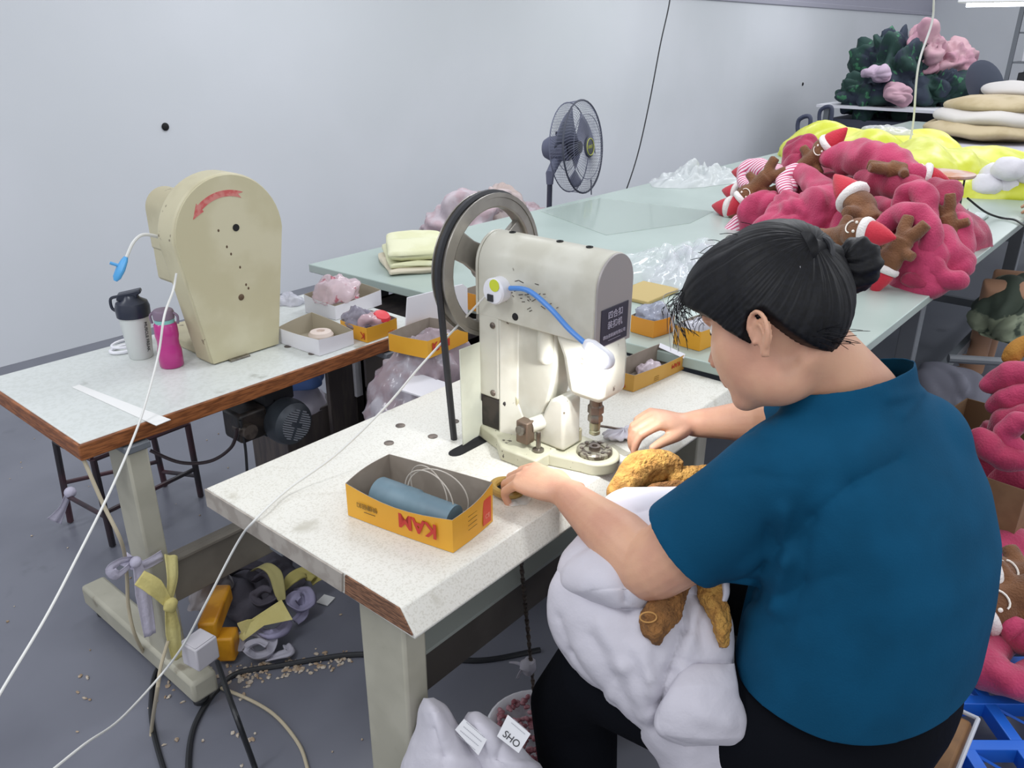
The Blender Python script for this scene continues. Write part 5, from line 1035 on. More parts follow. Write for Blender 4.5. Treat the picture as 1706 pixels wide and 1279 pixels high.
# shoulders and torso
tor = [((1.19, .245, .50), .17, .12), ((1.19, .245, .60), .18, .13), ((1.19, .25, .72), .18, .125), ((1.20, .255, .85), .17, .11), ((1.20, .28, .95), .16, .095), ((1.195, .31, 1.02), .145, .08), ((1.19, .33, 1.06), .11, .068), ((1.187, .338, 1.085), .07, .055)]
body.loft([ring(c, a, b) for c, a, b in tor])
body.tube([V((1.21, .325, 1.05)), SL + V((.02, 0, .02)), SL], [.055, .058, .06], 18); body.tube([V((1.21, .325, 1.05)), SR + V((-.02, 0, .02)), SR], [.055, .058, .06], 18)
def arm(S, E_, W_, k=1.0):
    body.tube(cr([S, S.lerp(E_, .5), E_ - (E_ - S) * .06, E_ + (W_ - E_) * .08 + V((0, 0, -.004)), E_.lerp(W_, .35), E_.lerp(W_, .7), W_], 4), lerp_list([.060 * k, .056 * k, .050 * k, .047 * k, .046 * k, .034 * k, .0262], 25), 20)
arm(SL, EL, WL, 1.12); arm(SR, ER, WR, .98)
def hand(W_, f, n, thumb, curls, spread=.10, s=1.0, tcurl=(.5, .5, .3), tdir=.7):
    f = V(f).normalized(); n = V(n); n = (n - f * n.dot(f)).normalized(); sd = f.cross(n).normalized() * thumb    # sd points to the thumb side
    P = lambda a, b, c: W_ + f * (a * s) + sd * (b * s) + n * (c * s)
    pal = []
    for a, hw, ht, oc in ((-.03, .026, .024, 0), (.0, .029, .021, 0), (.025, .036, .0185, 0), (.05, .041, .017, .002), (.075, .041, .0145, .003), (.088, .037, .011, .002)):
        pal.append([P(a, hw * math.cos(t), ht * math.sin(t) + oc) for t in [2 * PI * j / 20 for j in range(20)]])
    body.loft(pal)
    ln = [(.042, .026, .020), (.046, .029, .021), (.042, .027, .021), (.033, .021, .018)]; rad = [.0095, .0098, .0092, .0082]
    for i in range(4):
        b = .029 - i * .0195; base = P(.066, b * .92, .001); k0 = P(.086 - (.006 if i in (0,) else 0) - (.008 if i == 3 else 0), b, .003); a = 0
        dirf = (f + sd * spread * (1.2 - i * .8)).normalized(); pts = [base, k0]; p = k0
        for L_, c_ in zip(ln[i], curls[i]): a += c_; p = p + (dirf * math.cos(a) - n * math.sin(a)) * L_ * s; pts.append(p)
        r_ = rad[i] * s; body.tube(cr(pts, 3), lerp_list([r_ * 1.2, r_ * 1.15, r_ * 1.02, r_ * .95, r_ * .78], len(pts) * 3 - 2), 12); body.ball(pts[-1], r_ * .80, n=10, k=8)
        for j in (1, 2): body.ball(pts[j] + n * r_ * .15, r_ * 1.12, n=10, k=8)
    t0 = P(.012, .020, -.004); t1 = P(.040, .040, -.010); d0 = (f * tdir + sd * (1 - tdir) - n * .35).normalized(); t2 = t1 + d0 * .034 * s
    d1 = (d0 - sd * tcurl[0]).normalized(); t3 = t2 + d1 * .028 * s
    body.tube(cr([t0, t1, t2, t3], 4), lerp_list([.017 * s, .015 * s, .0115 * s, .0085 * s], 13), 12); body.ball(t3, .0088 * s, n=10, k=8)
    return pts
# left hand: palm down, fingers curled over the edge of the cable hole
hand(WL, (-.02, 1, -.04), (-.15, .02, 1), 1, [(.55, .8, .5), (.60, .9, .5), (.65, .95, .5), (.7, .95, .5)], spread=.08, s=1.08)
# right hand: pinching the small white piece
hand(WR, onz(1062, 696, .862) - WR, (.0, -.1, 1), -1, [(.70, .65, .35), (.75, .9, .5), (.8, 1.0, .6), (.8, 1.0, .6)], spread=.05, s=.96, tcurl=(-.1, .2, .2), tdir=.75)
# legs
for hx, kx, ky, kz, fx_ in ((1.10, .985, .63, .52, 1.0), (1.32, 1.42, .66, .52, 1.42)):
    body.tube([V((hx, .20, .53)), V(((hx + kx) / 2, .43, .525)), V((kx, ky, kz)), V((kx + .01, ky + .03, .40)), V((fx_, ky + .02, .22)), V((fx_, ky, .07))], [.105, .098, .068, .062, .052, .038], 20)
    body.tube([V((fx_, ky - .03, .045)), V((fx_, ky + .08, .04)), V((fx_, ky + .18, .03))], [.04, .04, .026], 14)
skin = body.build('body', M_skin, op, angle=180); union(skin, .0032, 4)
vg = skin.vertex_groups.new(name='neck'); na, nb_ = H(0, -.01, -.07), NB
earp = [H(s_ * .08, -.03, -.04) for s_ in (-1, 1)]; fp = H(0, .08, -.02)
for v in skin.data.vertices:
    t = max(0, min(1, (v.co - na).dot(nb_ - na) / (nb_ - na).length_squared)); d_ = (v.co - na.lerp(nb_, t)).length
    w_ = 1 - max(0, min(1, (d_ - .085) / .03)); w_ *= min(1, max(0, (min((v.co - e).length for e in earp) - .040) / .015)) * min(1, max(0, ((v.co - fp).length - .05) / .02))
    w_ = max(w_, 1 - max(0, (min((v.co - WL).length, (v.co - WR).length) - .018) / .022))
    if w_ > .01: vg.add([v.index], w_, 'REPLACE')
sm_ = skin.modifiers.new('s', 'SMOOTH'); sm_.vertex_group = 'neck'; sm_.iterations = 60; sm_.factor = .8; apply_mods(skin); skin.data.shade_smooth()
# eyes, brows
for s_ in (-1, 1):
    mb = MB(); mb.ball(H(.032 * s_, .068, .008), .0115, n=16, k=12); ey = mb.build('eye', mat('eye_white', 'e8e2dc', .2), op)
    mb = MB(); mb.ball(H(.032 * s_, .0768, .005), .0050, n=12, k=8); mb.build('iris', M_hair, ey)
    mb = MB(); mb.tube([H(.050 * s_, .073, .032), H(.034 * s_, .088, .038), H(.015 * s_, .092, .033)], [.0015, .003, .002], 6); mb.build('eyebrow', M_hair, op)
# hair: combed back to a bun
PN = V((.03, -.092, .058))             # where the bun is tied, in head coordinates
pn = PN.normalized(); ux = pn.orthogonal().normalized(); uy = pn.cross(ux)
GF = [(-.13, -.105), (-.10, -.098), (-.075, -.088), (-.062, -.076), (-.048, -.050), (-.032, -.020), (-.014, -.020), (.002, -.042), (.02, -.024), (.04, .002), (.06, .018), (.075, .034), (.09, .045), (.12, .06)]
def gline(f):
    for (a, b), (c_, d_) in zip(GF[:-1], GF[1:]):
        if f <= c_: return b + (d_ - b) * max(0, (f - a)) / (c_ - a)
    return .09
hb = MB(); rings = []; NT, NK = 280, 90
for i in range(NK + 1):
    t = PI * min(max(i / NK, .003), .985); rg = []
    for j in range(NT):
        a = 2 * PI * j / NT; d = pn * math.cos(t) + (ux * math.cos(a) + uy * math.sin(a)) * math.sin(t)
        r0 = headR(d); p = d * r0; m_ = (p.z - gline(p.y)) / .014; m_ = max(-1, min(1, m_))
        th_ = .020 * m_ if m_ > 0 else .010 * m_
        th_ *= 1 + (.35 * max(0, -p.y / .1) + .9 * max(0, p.y / .09) * max(0, p.z / .08)+ .5 * max(0, p.z / .11) + 1.5 * max(0, p.y / .09) ** 2 * (p.z > 0)) * (m_ > 0)
        if m_ > 0:
            g = math.sin(t); aw = a + .10 * math.sin(t * 2.3)
            th_ += (.0016 * noise.noise(V((math.cos(aw) * 9, math.sin(aw) * 9, t * .6))) + .0011 * noise.noise(V((math.cos(aw) * 30, math.sin(aw) * 30, t * .9))) + .0006 * noise.noise(V((math.cos(aw) * 75, math.sin(aw) * 75, t)))) * min(1, g * 2.5) * m_
            th_ += .004 * noise.noise(V((p.x * 14, p.y * 14, p.z * 14)))
        rg.append(H(*(d * (r0 + th_))))
    rings.append(rg)
hb.loft(rings); hair = hb.build('hair', M_hair, op, angle=180)
hr = MB()
bc = dep(1425, 442, 1.165); tie = H(*(pn * (headR(pn) + .014)))
bdir = (bc - tie).normalized(); Mb = bdir.to_track_quat('Z', 'Y').to_matrix().to_4x4()
def bunf(q, d):
    a = math.atan2(d.y, d.x); return q + (q - bc).normalized() * (.0022 * math.sin(a * 9 + d.z * 5) + .004 * nz3(q, 45, 2))
hr.ball(bc, (.036, .040, .034), Mb, 40, 28, bunf)
hr.tube([tie - bdir * .012, tie, tie.lerp(bc, .5)], [.026, .020, .021], 24)
bun = hr.build('hair_bun', M_hair, hair, angle=180)
mb = MB(); cc = tie.lerp(bc, .22); s1 = bdir.orthogonal().normalized(); s2 = bdir.cross(s1)
mb.tube([cc + s1 * math.cos(a) * .0225 + s2 * math.sin(a) * .0225 for a in [i * PI / 12 for i in range(24)]], .0045, 8, closed=True); mb.build('hair_tie', M_dark, bun)
random.seed(3)
st_ = MB(); gy = MB()
def hp(f, u, l, off=.017):     # point on the hair surface on the left side
    d = V((l, f, u)).normalized(); return H(*(d * (headR(d) + off)))
for k in range(46):            # fringe strands falling over the temple
    a = random.uniform(0, 1); p0 = hp(.055 + .035 * a, .085 - .02 * a, .055 - .04 * a, .030); e = H(.062 + random.uniform(-.012, .020), .100 + random.uniform(-.02, .035), .005 + random.uniform(-.02, .05))
    mdl = p0.lerp(e, .5) + HF * random.uniform(.01, .035) + HU * random.uniform(.0, .02)
    (st_ if k % 4 else gy).tube(cr([p0, mdl, e], 6), [.0006] * 12 + [.0003], 4)
for k in range(40):            # flyaways on the crown and at the nape
    if k < 22: a = random.uniform(-.04, .07); p0 = hp(a, .10, .02 + random.uniform(-.03, .04), .014); e = p0 + HF * random.uniform(.01, .05) + HU * random.uniform(.008, .03) + HL * random.uniform(-.02, .02)
    else: p0 = hp(-.085, -.07, random.uniform(-.02, .05), .014); e = p0 - HF * random.uniform(.03, .06) - HU * random.uniform(-.005, .03) + HL * random.uniform(-.02, .02)
    st_.tube(cr([p0, p0.lerp(e, .5) + HU * random.uniform(0, .012), e], 5), [.0005] * 10 + [.0003], 4)
for k in range(70):            # fine frizz along the front edge of the hair
    a = random.uniform(0, 1); p0 = hp(.075 + random.uniform(-.02, .012), .03 + .06 * a, .05 - .08 * random.random(), .034); e = p0 + HF * random.uniform(.0, .022) - HU * random.uniform(-.01, .035) + HL * random.uniform(-.012, .015)
    (st_ if k % 3 else gy).tube(cr([p0, p0.lerp(e, .5) + HF * random.uniform(0, .012) + HU * random.uniform(0, .006), e], 5), [.00045] * 10 + [.0002], 4)
for k in range(26):            # combed strands lying over the hair
    a = random.uniform(0, 2 * PI); q = []
    for i in range(12):
        t = .35 + i * .11; d = pn * math.cos(t) + (ux * math.cos(a + .02 * i) + uy * math.sin(a + .02 * i)) * math.sin(t); r0 = headR(d); p = d * r0
        if p.z < gline(p.y) + .012: break
        q.append(H(*(d * (r0 + .0195))))
    if len(q) > 3: st_.tube(q, .0006, 4)
lab(st_.build('loose_strands', M_hair, hair, kind='stuff'), 'loose black strands over the temple and nape')
q = [(1333, 443), (1336, 470), (1341, 500)]
gy.tube([dep(x, y, 1.092) for x, y in q], .0006, 4)
lab(gy.build('grey_strands', mat('grey_hair', '8d8c90', .4), hair, kind='stuff'), 'a few grey strands')

# shirt ------------------------------------------------------------------
sh_ = MB()
sr = [((1.19, .245, .56), .224, .166, 0), ((1.19, .245, .63), .222, .168, 0), ((1.192, .245, .70), .220, .166, 0), ((1.195, .245, .78), .217, .162, 0), ((1.20, .250, .86), .212, .156, 0), ((1.202, .268, .94), .204, .142, 0), ((1.20, .292, 1.00), .192, .122, -.05), ((1.195, .312, 1.045), .160, .098, -.12), ((1.19, .328, 1.078), .122, .082, -.20), ((1.190, .334, 1.096), .116, .082, -.28), ((1.192, .334, 1.118), .108, .078, -.34)]
RB = Matrix.Rotation(-.30, 3, 'Z')
def srot(c, a, b, tl): return ring(c, a, b, 48, 2.25, Matrix.Rotation(-.16, 3, 'Z') @ Matrix.Rotation(tl, 3, 'X'))
sh_.loft([srot(*r_) for r_ in sr])
def sleeve(S, E_, t_end, r0, r1, inner, under):
    P_ = cr([inner, S, S.lerp(E_, .4), S.lerp(E_, t_end)], 5); sh_.tube(P_, lerp_list([r0 * .9, r0, (r0 + r1) / 2, r1 * 1.06], len(P_)), 30)
    return S.lerp(E_, t_end), (E_ - S).normalized()
LS, LSd = sleeve(SL, EL, .80, .077, .073, V((1.19, .30, 1.02)), 0)
RS_, RSd = sleeve(SR, ER, .70, .075, .074, V((1.24, .31, 1.02)), 0)
# batwing underarm cloth
sh_.tube([V((1.12, .25, .86)), V((1.06, .33, .88)), EL.lerp(SL, .42) + V((.01, -.01, -.035))], [.09, .07, .055], 20)
sh_.ball(V((1.28, .25, .97)), (.11, .09, .10), n=24, k=16)
shirt = sh_.build('blouse', M_shirt, op, angle=180); union(shirt, .007, 14, .5)
# open the neck, cuffs and hem
bm = bmesh.new(); bm.from_mesh(shirt.data)
nkc = V(sr[-1][0]); nkn = Matrix.Rotation(-.16, 3, 'Z') @ Matrix.Rotation(sr[-1][3], 3, 'X') @ V((0, 0, 1))
def cut(co, no, rad=None):
    fs_ = [f_ for f_ in bm.faces if rad is None or (f_.calc_center_median() - co).length < rad]
    g = set(fs_)
    for f_ in fs_: g.update(f_.edges); g.update(f_.verts)
    bmesh.ops.bisect_plane(bm, geom=list(g), dist=1e-5, plane_co=co, plane_no=no, clear_outer=True)
cut(nkc - nkn * .006, nkn, .16); cut(V((0, 0, .592)), V((0.06, -.05, -1)), None); cut(LS - LSd * .008, LSd, .12); cut(RS_ - RSd * .008, RSd, .12)
bm.to_mesh(shirt.data); bm.free()
creases(shirt, [([(1215, 985), (1262, 962), (1300, 915), (1350, 865), (1420, 805), (1500, 765)], 13, -.009), ([(1305, 850), (1310, 930), (1290, 1010)], 13, .010), ([(1278, 880), (1270, 950), (1250, 1000)], 12, -.008), ([(1345, 900), (1335, 970), (1312, 1035)], 16, -.005),
    ([(1225, 1000), (1300, 992), (1400, 955)], 14, -.005), ([(1225, 1045), (1300, 1045), (1360, 1025)], 16, -.004), ([(1330, 790), (1420, 760), (1520, 700)], 40, .004),
    ([(1222, 705), (1258, 690), (1290, 702)], 8, -.005), ([(1212, 728), (1250, 715), (1300, 738)], 8, -.004), ([(1200, 800), (1260, 790), (1330, 800)], 14, -.003), ([(1480, 662), (1530, 655)], 9, .004), ([(1500, 692), (1520, 670)], 9, .004)])
push(shirt.data, lambda p: .0025 * nz3(p, 7, 4))
sm_ = shirt.modifiers.new('thickness', 'SOLIDIFY'); sm_.thickness = .002; sm_.offset = 1
sb_ = shirt.modifiers.new('soft', 'SUBSURF'); sb_.levels = 1; sb_.render_levels = 1
shirt.data.shade_smooth()
# trousers
tr = MB()
tr.loft([ring((1.17, .245, .44), .185, .15), ring((1.175, .25, .50), .20, .155), ring((1.19, .235, .58), .208, .158), ring((1.19, .24, .66), .19, .145)])
for hx, kx, ky, kz, fx_ in ((1.10, .985, .63, .52, 1.0), (1.32, 1.42, .66, .52, 1.42)):
    tr.tube([V((hx, .20, .535)), V(((hx + kx) / 2, .43, .525)), V((kx, ky, kz)), V((kx + .01, ky + .045, .40)), V((fx_, ky + .03, .22)), V((fx_, ky + .01, .10))], [.125, .118, .092, .085, .078, .072], 24)
trs = tr.build('trousers', M_trs, op, angle=180); union(trs, .008, 8)
for fx_, ky in ((1.0, .63), (1.42, .66)):
    mb = MB(); mb.tube([V((fx_, ky - .045, .045)), V((fx_, ky + .06, .045)), V((fx_, ky + .19, .032))], [.044, .046, .034], 16); mb.build('shoe', M_dark, op)

# chair
ch = thing('operator_chair', 'brown wooden chair with pale piping under the woman in the teal blouse', 'chair', (1.17, .28, 0))
mb = MB(); mb.box(.97, 1.39, .07, .47, .415, .445); mb.build('seat', mat('brown_seat', '8a6238', .6, col2='74502c', scale=9), ch, bevel=.01)
mb = MB(); mb.tube([V((1.394, .066, .45)), V((1.394, .47, .45))], .004, 8); mb.tube([V((.965, .066, .45)), V((1.394, .066, .45))], .004, 8); lab(mb.build('piping', mat('pale_piping', 'b9bcc6', .5), ch), 'pale piping along the seat edge')
for k in range(9): mb = MB(); mb.tube([V((1.02 + k * .04, .082, .35)), V((1.02 + k * .04, .082, .42))], .012, 8); mb.build('coil', mat('coil_brown', '4a3a28', .5), ch)
for x in (1.0, 1.34):
    for y in (.12, .44): mb = MB(); mb.box(x - .02, x + .02, y - .02, y + .02, 0, .42); mb.build('leg', MATS['coil_brown'], ch, bevel=.003)
mb = MB(); mb.box(.985, 1.36, .10, .46, .30, .36); mb.build('apron', MATS['brown_seat'], ch, bevel=.004)

# white fabric in the lap ------------------------------------------------
M_wf = mat('white_fleece', 'c3c0c9', .9, bump=.1, bscale=120, sheen=.1)
M_wf2 = mat('white_satin', 'cbc8d2', .65)
M_fur = mat('golden_sherpa', 'bd8f48', .95, col2='a5773a', scale=45, bump=.9, bscale=140, bdet=4)
M_fur2 = mat('brown_sherpa', '8f6336', .95, col2='75502c', scale=45, bump=.9, bscale=140, bdet=4)
def drape(name, rows, mt, thick=.07, puff=.02, lines=(), nu=60, nv=90, seed=0, parent=None, edge=.30, amp=.003):
    """thick soft cloth; rows = (height mark, left mark, right mark, distance left, middle, right)"""
    def row(v):
        k = v * (len(rows) - 1); i = min(int(k), len(rows) - 2); t = k - i; a = rows[max(i - 1, 0)]; b = rows[i]; c = rows[i + 1]; d = rows[min(i + 2, len(rows) - 1)]
        return [.5 * (2 * q1 + (q2 - q0) * t + (2 * q0 - 5 * q1 + 4 * q2 - q3) * t * t + (3 * q1 - q0 - 3 * q2 + q3) * t ** 3) for q0, q1, q2, q3 in zip(a, b, c, d)]
    mb = MB(); rings = []; nn = nu * 2
    for j in range(nv + 1):
        y, xl, xr, dl, dm, dr = row(j / nv); rg = []; ev = min(1, 4 * min(j / nv, 1 - j / nv) + .15) ** .5
        for i in range(nn):
            a = 2 * PI * i / nn; u = -math.cos(a); s_ = math.sin(a); x = (xl + xr) / 2 + (xr - xl) / 2 * u
            dd = dm + (dl - dm) * max(0, -u) ** 2 + (dr - dm) * max(0, u) ** 2
            th_ = (abs(s_) ** edge) * math.copysign(1, s_)
            rg.append(dep(x, y, dd - th_ * thick / 2 * ev))
        rings.append(rg)
    mb.loft(rings); o = mb.build(name, mt, parent, angle=180)
    me = o.data
    push(me, lambda p: amp * nz3(p, 7, seed) + .2 * amp * nz3(p, 22, seed))
    me.update(); creases(o, lines)
    if 'fleece' in mt.name or 'satin' in mt.name: push(me, lambda p: .011 * min(.36, puffy(p, 5.5, seed + 3)) - .003 + .0015 * nz3(p, 40, seed))
    if 'sherpa' in mt.name: push(me, lambda p: .0035 * nz3(p, 75, seed) + .002 * nz3(p, 160, seed))
    o.data.shade_smooth(); return o
lap = thing('fleece_garment', 'white fleece garment with tan sherpa lining hanging over the lap of the woman', 'garment', (1.0, .55, .45))
drape('main_cloth', [(905, 965, 1150, 1.42, 1.40, 1.42), (940, 935, 1185, 1.41, 1.37, 1.40), (985, 916, 1205, 1.40, 1.345, 1.36), (1040, 916, 1220, 1.40, 1.325, 1.33), (1100, 945, 1224, 1.39, 1.315, 1.32), (1160, 1000, 1232, 1.38, 1.31, 1.315), (1215, 1050, 1222, 1.38, 1.31, 1.31), (1270, 1095, 1216, 1.38, 1.32, 1.31), (1330, 1120, 1214, 1.38, 1.33, 1.32)], M_wf, .07, lines=[([(985, 998), (1045, 1014), (1100, 985)], 9, -.012), ([(1140, 1000), (1142, 1050), (1118, 1120), (1098, 1180), (1085, 1216)], 9, -.016), ([(1045, 1014), (1050, 1050)], 9, -.005), ([(1055, 1235), (1085, 1180), (1092, 1130)], 8, -.005), ([(965, 1080), (1020, 1160), (1060, 1200)], 13, .005), ([(930, 1030), (948, 1090), (1000, 1155), (1055, 1215)], 9, -.007), ([(1078, 1070), (1082, 1150)], 11, .006), ([(1132, 1100), (1170, 1110), (1222, 1102)], 7, -.006),
  ([(1095, 1180), (1110, 1215), (1150, 1238)], 8, -.008), ([(1180, 1000), (1168, 1040), (1172, 1085)], 8, -.005), ([(1000, 1040), (1040, 1110), (1078, 1200)], 11, .006), ([(985, 1060), (1022, 1130), (1062, 1205)], 8, -.006), ([(1060, 1080), (1085, 1130), (1088, 1190)], 10, .006), ([(1160, 1010), (1150, 1060), (1132, 1110)], 10, .006), ([(1100, 1080), (1075, 1130), (1060, 1190)], 10, -.003)], seed=2, parent=lap)
drape('upper_fold', [(855, 990, 1110, 1.46, 1.45, 1.45), (885, 968, 1150, 1.44, 1.41, 1.41), (920, 938, 1150, 1.42, 1.36, 1.37), (955, 928, 1135, 1.40, 1.33, 1.35), (985, 945, 1110, 1.38, 1.315, 1.33), (1012, 1005, 1075, 1.36, 1.31, 1.32)], M_wf, .07, lines=[([(1045, 960), (1042, 1005)], 9, -.010), ([(985, 985), (1030, 978)], 9, -.004)], seed=5, parent=lap)
drape('hanging_corner', [(1105, 1140, 1224, 1.30, 1.29, 1.30), (1150, 1110, 1232, 1.29, 1.275, 1.285), (1195, 1090, 1243, 1.285, 1.27, 1.28), (1225, 1100, 1240, 1.285, 1.275, 1.28), (1243, 1140, 1225, 1.29, 1.285, 1.285)], M_wf, .06, lines=[([(1170, 1190), (1210, 1200)], 20, .006)], seed=7, parent=lap)
o = drape('sherpa_lining', [(975, 1098, 1152, 1.31, 1.295, 1.31), (1005, 1072, 1142, 1.30, 1.288, 1.30), (1030, 1064, 1136, 1.30, 1.280, 1.29), (1050, 1068, 1118, 1.29, 1.276, 1.285), (1074, 1086, 1098, 1.285, 1.275, 1.28)], M_fur2, .035, seed=9, parent=lap, amp=.006)
mb = MB(); q = dep(1080, 1028, 1.262); mb.tube([q + RX * .013 * math.cos(a) + UP * .008 * math.sin(a) for a in [i * PI / 10 for i in range(20)]], .0013, 6, closed=True); mb.build('seam_loop', mat('seam_tan', 'b98a4e', .8), lap)
drape('sherpa_edge', [(945, 1168, 1212, 1.32, 1.31, 1.31), (985, 1160, 1210, 1.31, 1.295, 1.30), (1020, 1178, 1216, 1.30, 1.285, 1.295), (1050, 1190, 1217, 1.295, 1.282, 1.29), (1078, 1200, 1212, 1.29, 1.28, 1.285)], M_fur, .035, seed=11, parent=lap, amp=.006)
drape('white_hem', [(955, 1198, 1216, 1.30, 1.285, 1.29), (985, 1200, 1216, 1.295, 1.282, 1.285), (1003, 1199, 1210, 1.29, 1.28, 1.285)], M_wf2, .012, seed=12, parent=lap, nu=16, nv=14)
def fuzz(name, path, rs, mt, parent, seed, amp=.004, f=70):
    P_ = cr(path, 10); mb = MB(); n_ = len(P_); r_ = lerp_list(rs, n_); mb.tube(P_, r_, 44); o = mb.build(name, mt, parent, angle=180, sub=1)
    push(o.data, lambda p: amp * nz3(p, f, seed) + amp * .7 * nz3(p, f * 2.2, seed) + .006 * nz3(p, 16, seed))
    return o
mt_ = thing('sherpa_piece', 'golden sherpa plush piece with white cloth draped on the table edge', 'garment', (1.22, .72, T))
def tz(x, y, z): return onz(x, y, z)
fuzz('sherpa_roll', [tz(1030, 845, .795), tz(1035, 815, .805), tz(1060, 785, .815), tz(1100, 775, .82), tz(1135, 785, .812)], [.012, .026, .032, .031, .020], M_fur, mt_, 1)
fuzz('sherpa_flap', [tz(1110, 800, .80), tz(1150, 797, .80), tz(1200, 800, .79), tz(1240, 815, .78)], [.018, .026, .028, .025], M_fur, mt_, 4)
fuzz('sherpa_rim', [tz(1050, 830, .79), tz(1090, 818, .795), tz(1140, 812, .80), tz(1190, 815, .795)], [.010, .014, .014, .012], M_fur2, mt_, 6)
drape('white_cloth', [(812, 1030, 1200, 1.50, 1.47, 1.48), (830, 1008, 1215, 1.48, 1.42, 1.44), (860, 1005, 1200, 1.45, 1.38, 1.41), (895, 1010, 1180, 1.42, 1.35, 1.38), (940, 1000, 1180, 1.40, 1.33, 1.35), (990, 1010, 1180, 1.38, 1.32, 1.33)], M_wf2, .05, lines=[([(1060, 850), (1110, 835), (1170, 835)], 9, -.008), ([(1090, 880), (1110, 850), (1160, 850)], 10, .006), ([(1130, 870), (1170, 855)], 9, -.006)], seed=14, parent=mt_)
# white piece in the right hand, round label reel at the hole
wp = onz(1040, 722, T + .012); mb = MB(); mb.ball(wp, (.05, .028, .008), Matrix.Rotation(-.6, 4, 'Z'), 40, 12, lambda q, d: q + V((0, 0, 1)) * .004 * nz3(q, 60) + d * .004 * math.sin(math.atan2(d.y, d.x) * 12)); tag(mb.build('lace_piece', M_wf2, angle=180), 'small white frilled piece pinched in the right hand of the woman', 'cloth piece')
mb = MB(); mb.tube([onz(990, 708, .79), onz(1018, 712, .785), onz(1040, 716, .78)], [.003, .003, .002], 8); tag(mb.build('tweezers', M_iron), 'thin dark tweezers between the lower die and the right hand', 'tweezers')
c = onz(845, 815, T + .012); mb = MB(); mb.tube([c + V((.026 * math.cos(a), .030 * math.sin(a), .004)) for a in [i * PI / 12 for i in range(24)]], .0085, 10, closed=True); tag(mb.build('tape_ring', mat('amber_tape', '9a7c3c', .35, alpha=.9)), 'amber tape ring under the left fingers of the woman', 'tape roll')
film(onz(865, 828, T + .001), .035, .025, .018, .4, 21, M_thin, 'small clear film scrap under the left hand of the woman', 40)
# white garments bottom centre with care labels
wg = thing('fleece_garment', 'pile of white fleece garments with care labels at the bottom beside the front table leg', 'garment', (.85, .72, 0))
drape('left_peak', [(1163, 706, 722, 1.40, 1.385, 1.40), (1180, 698, 745, 1.42, 1.37, 1.42), (1210, 694, 762, 1.43, 1.36, 1.42), (1250, 680, 790, 1.43, 1.36, 1.42), (1300, 664, 830, 1.43, 1.36, 1.42), (1500, 640, 900, 1.45, 1.40, 1.45), (1850, 640, 900, 1.50, 1.45, 1.50)], M_wf, .12, lines=[([(722, 1215), (738, 1260), (735, 1290)], 10, -.006)], seed=21, parent=wg)
drape('right_peak', [(1186, 780, 800, 1.42, 1.41, 1.42), (1200, 772, 818, 1.44, 1.40, 1.44), (1225, 765, 850, 1.45, 1.39, 1.44), (1260, 760, 885, 1.45, 1.39, 1.44), (1300, 760, 915, 1.45, 1.39, 1.44), (1500, 760, 960, 1.47, 1.42, 1.47), (1850, 760, 960, 1.52, 1.47, 1.52)], M_wf, .12, lines=[([(840, 1235), (830, 1265), (845, 1285)], 9, -.006), ([(800, 1235), (815, 1275)], 10, -.005)], seed=22, parent=wg)
M_tagm = mat('satin_label', 'd9d9dc', .45)
def clabel(a, b, c_, d_, d0, txt):
    P_ = [dep(*a, d0), dep(*b, d0 - .005), dep(*c_, d0 - .01), dep(*d_, d0 - .005)]; n_ = (P_[1] - P_[0]).cross(P_[3] - P_[0]).normalized()
    if n_.dot(EYE - P_[0]) < 0: n_ = -n_
    mb = MB(); mb.loft([[p for p in P_], [p + n_ * .0008 for p in P_]]); o = mb.build('care_label', M_tagm, wg)
    xd = (P_[1] - P_[0]).normalized(); yd = n_.cross(xd); cc = sum(P_, V()) / 4; return o, cc + n_ * .0018, xd, yd, P_
o, cc, xd, yd, P_ = clabel((773, 1197), (812, 1230), (797, 1258), (758, 1215), 1.335, '')
for k in range(4): text('------------', .010, frame(cc + yd * (.012 - k * .008), xd, yd), mat('label_grey', '9a9aa2', .6), o, ext=.0001)
o, cc, xd, yd, P_ = clabel((846, 1190), (884, 1222), (864, 1254), (828, 1226), 1.335, '')
for k in range(2): text('----------', .009, frame(cc + yd * (.020 - k * .007), xd, yd), MATS['label_grey'], o, ext=.0001)
text('SHO', .016, frame(cc - yd * .008 + xd * .002, xd, yd), MATS['black_print'], o, ext=.0002)
# chain, white tie and bowl
mb = MB(); A = ony(868, 935, .86); B = onz(893, 1190, .14)
for k in range(40):
    a = A.lerp(B, k / 40); b = A.lerp(B, (k + .7) / 40); mb.tube([a, b], .0035 if k % 2 else .005, 6)
tag(mb.build('treadle_chain', M_iron), 'thin dark chain hanging under the front table edge', 'chain')
tc = thing('tied_cloth', 'small white cloth knot tied on the treadle chain', 'cloth strip', A.lerp(B, .68))
kc = A.lerp(B, .66); ax_ = dep(880, 1108, (kc - EYE).dot(FW)); 
mb = MB(); mb.ball(ax_, (.018, .016, .022), fn=lambda q, d: q + d * .006 * nz3(q, 90)); mb.build('knot', M_wf2, tc)
D_ = (kc - EYE).dot(FW)
ribbon('tail', [dep(878, 1110, D_), dep(868, 1118, D_), dep(862, 1130, D_)], [.007, .006, .005], M_wf2, tc); ribbon('tail', [dep(874, 1108, D_), dep(860, 1104, D_), dep(848, 1103, D_)], [.005, .004, .002], M_wf2, tc)
c = onz(893, 1235, .06); bw = thing('scrap_bowl', 'white rimmed bowl of pink scraps beside the black trouser leg', 'bowl', (c.x, c.y, 0))
mb = MB(); mb.lathe([(.07, 0), (.11, .10), (.118, .105), (.112, .108), (.10, .10), (.06, .01), (.0001, .008)], (c.x, c.y, 0), n=32); mb.build('bowl_shell', M_white, bw)
mb = MB(); random.seed(8)
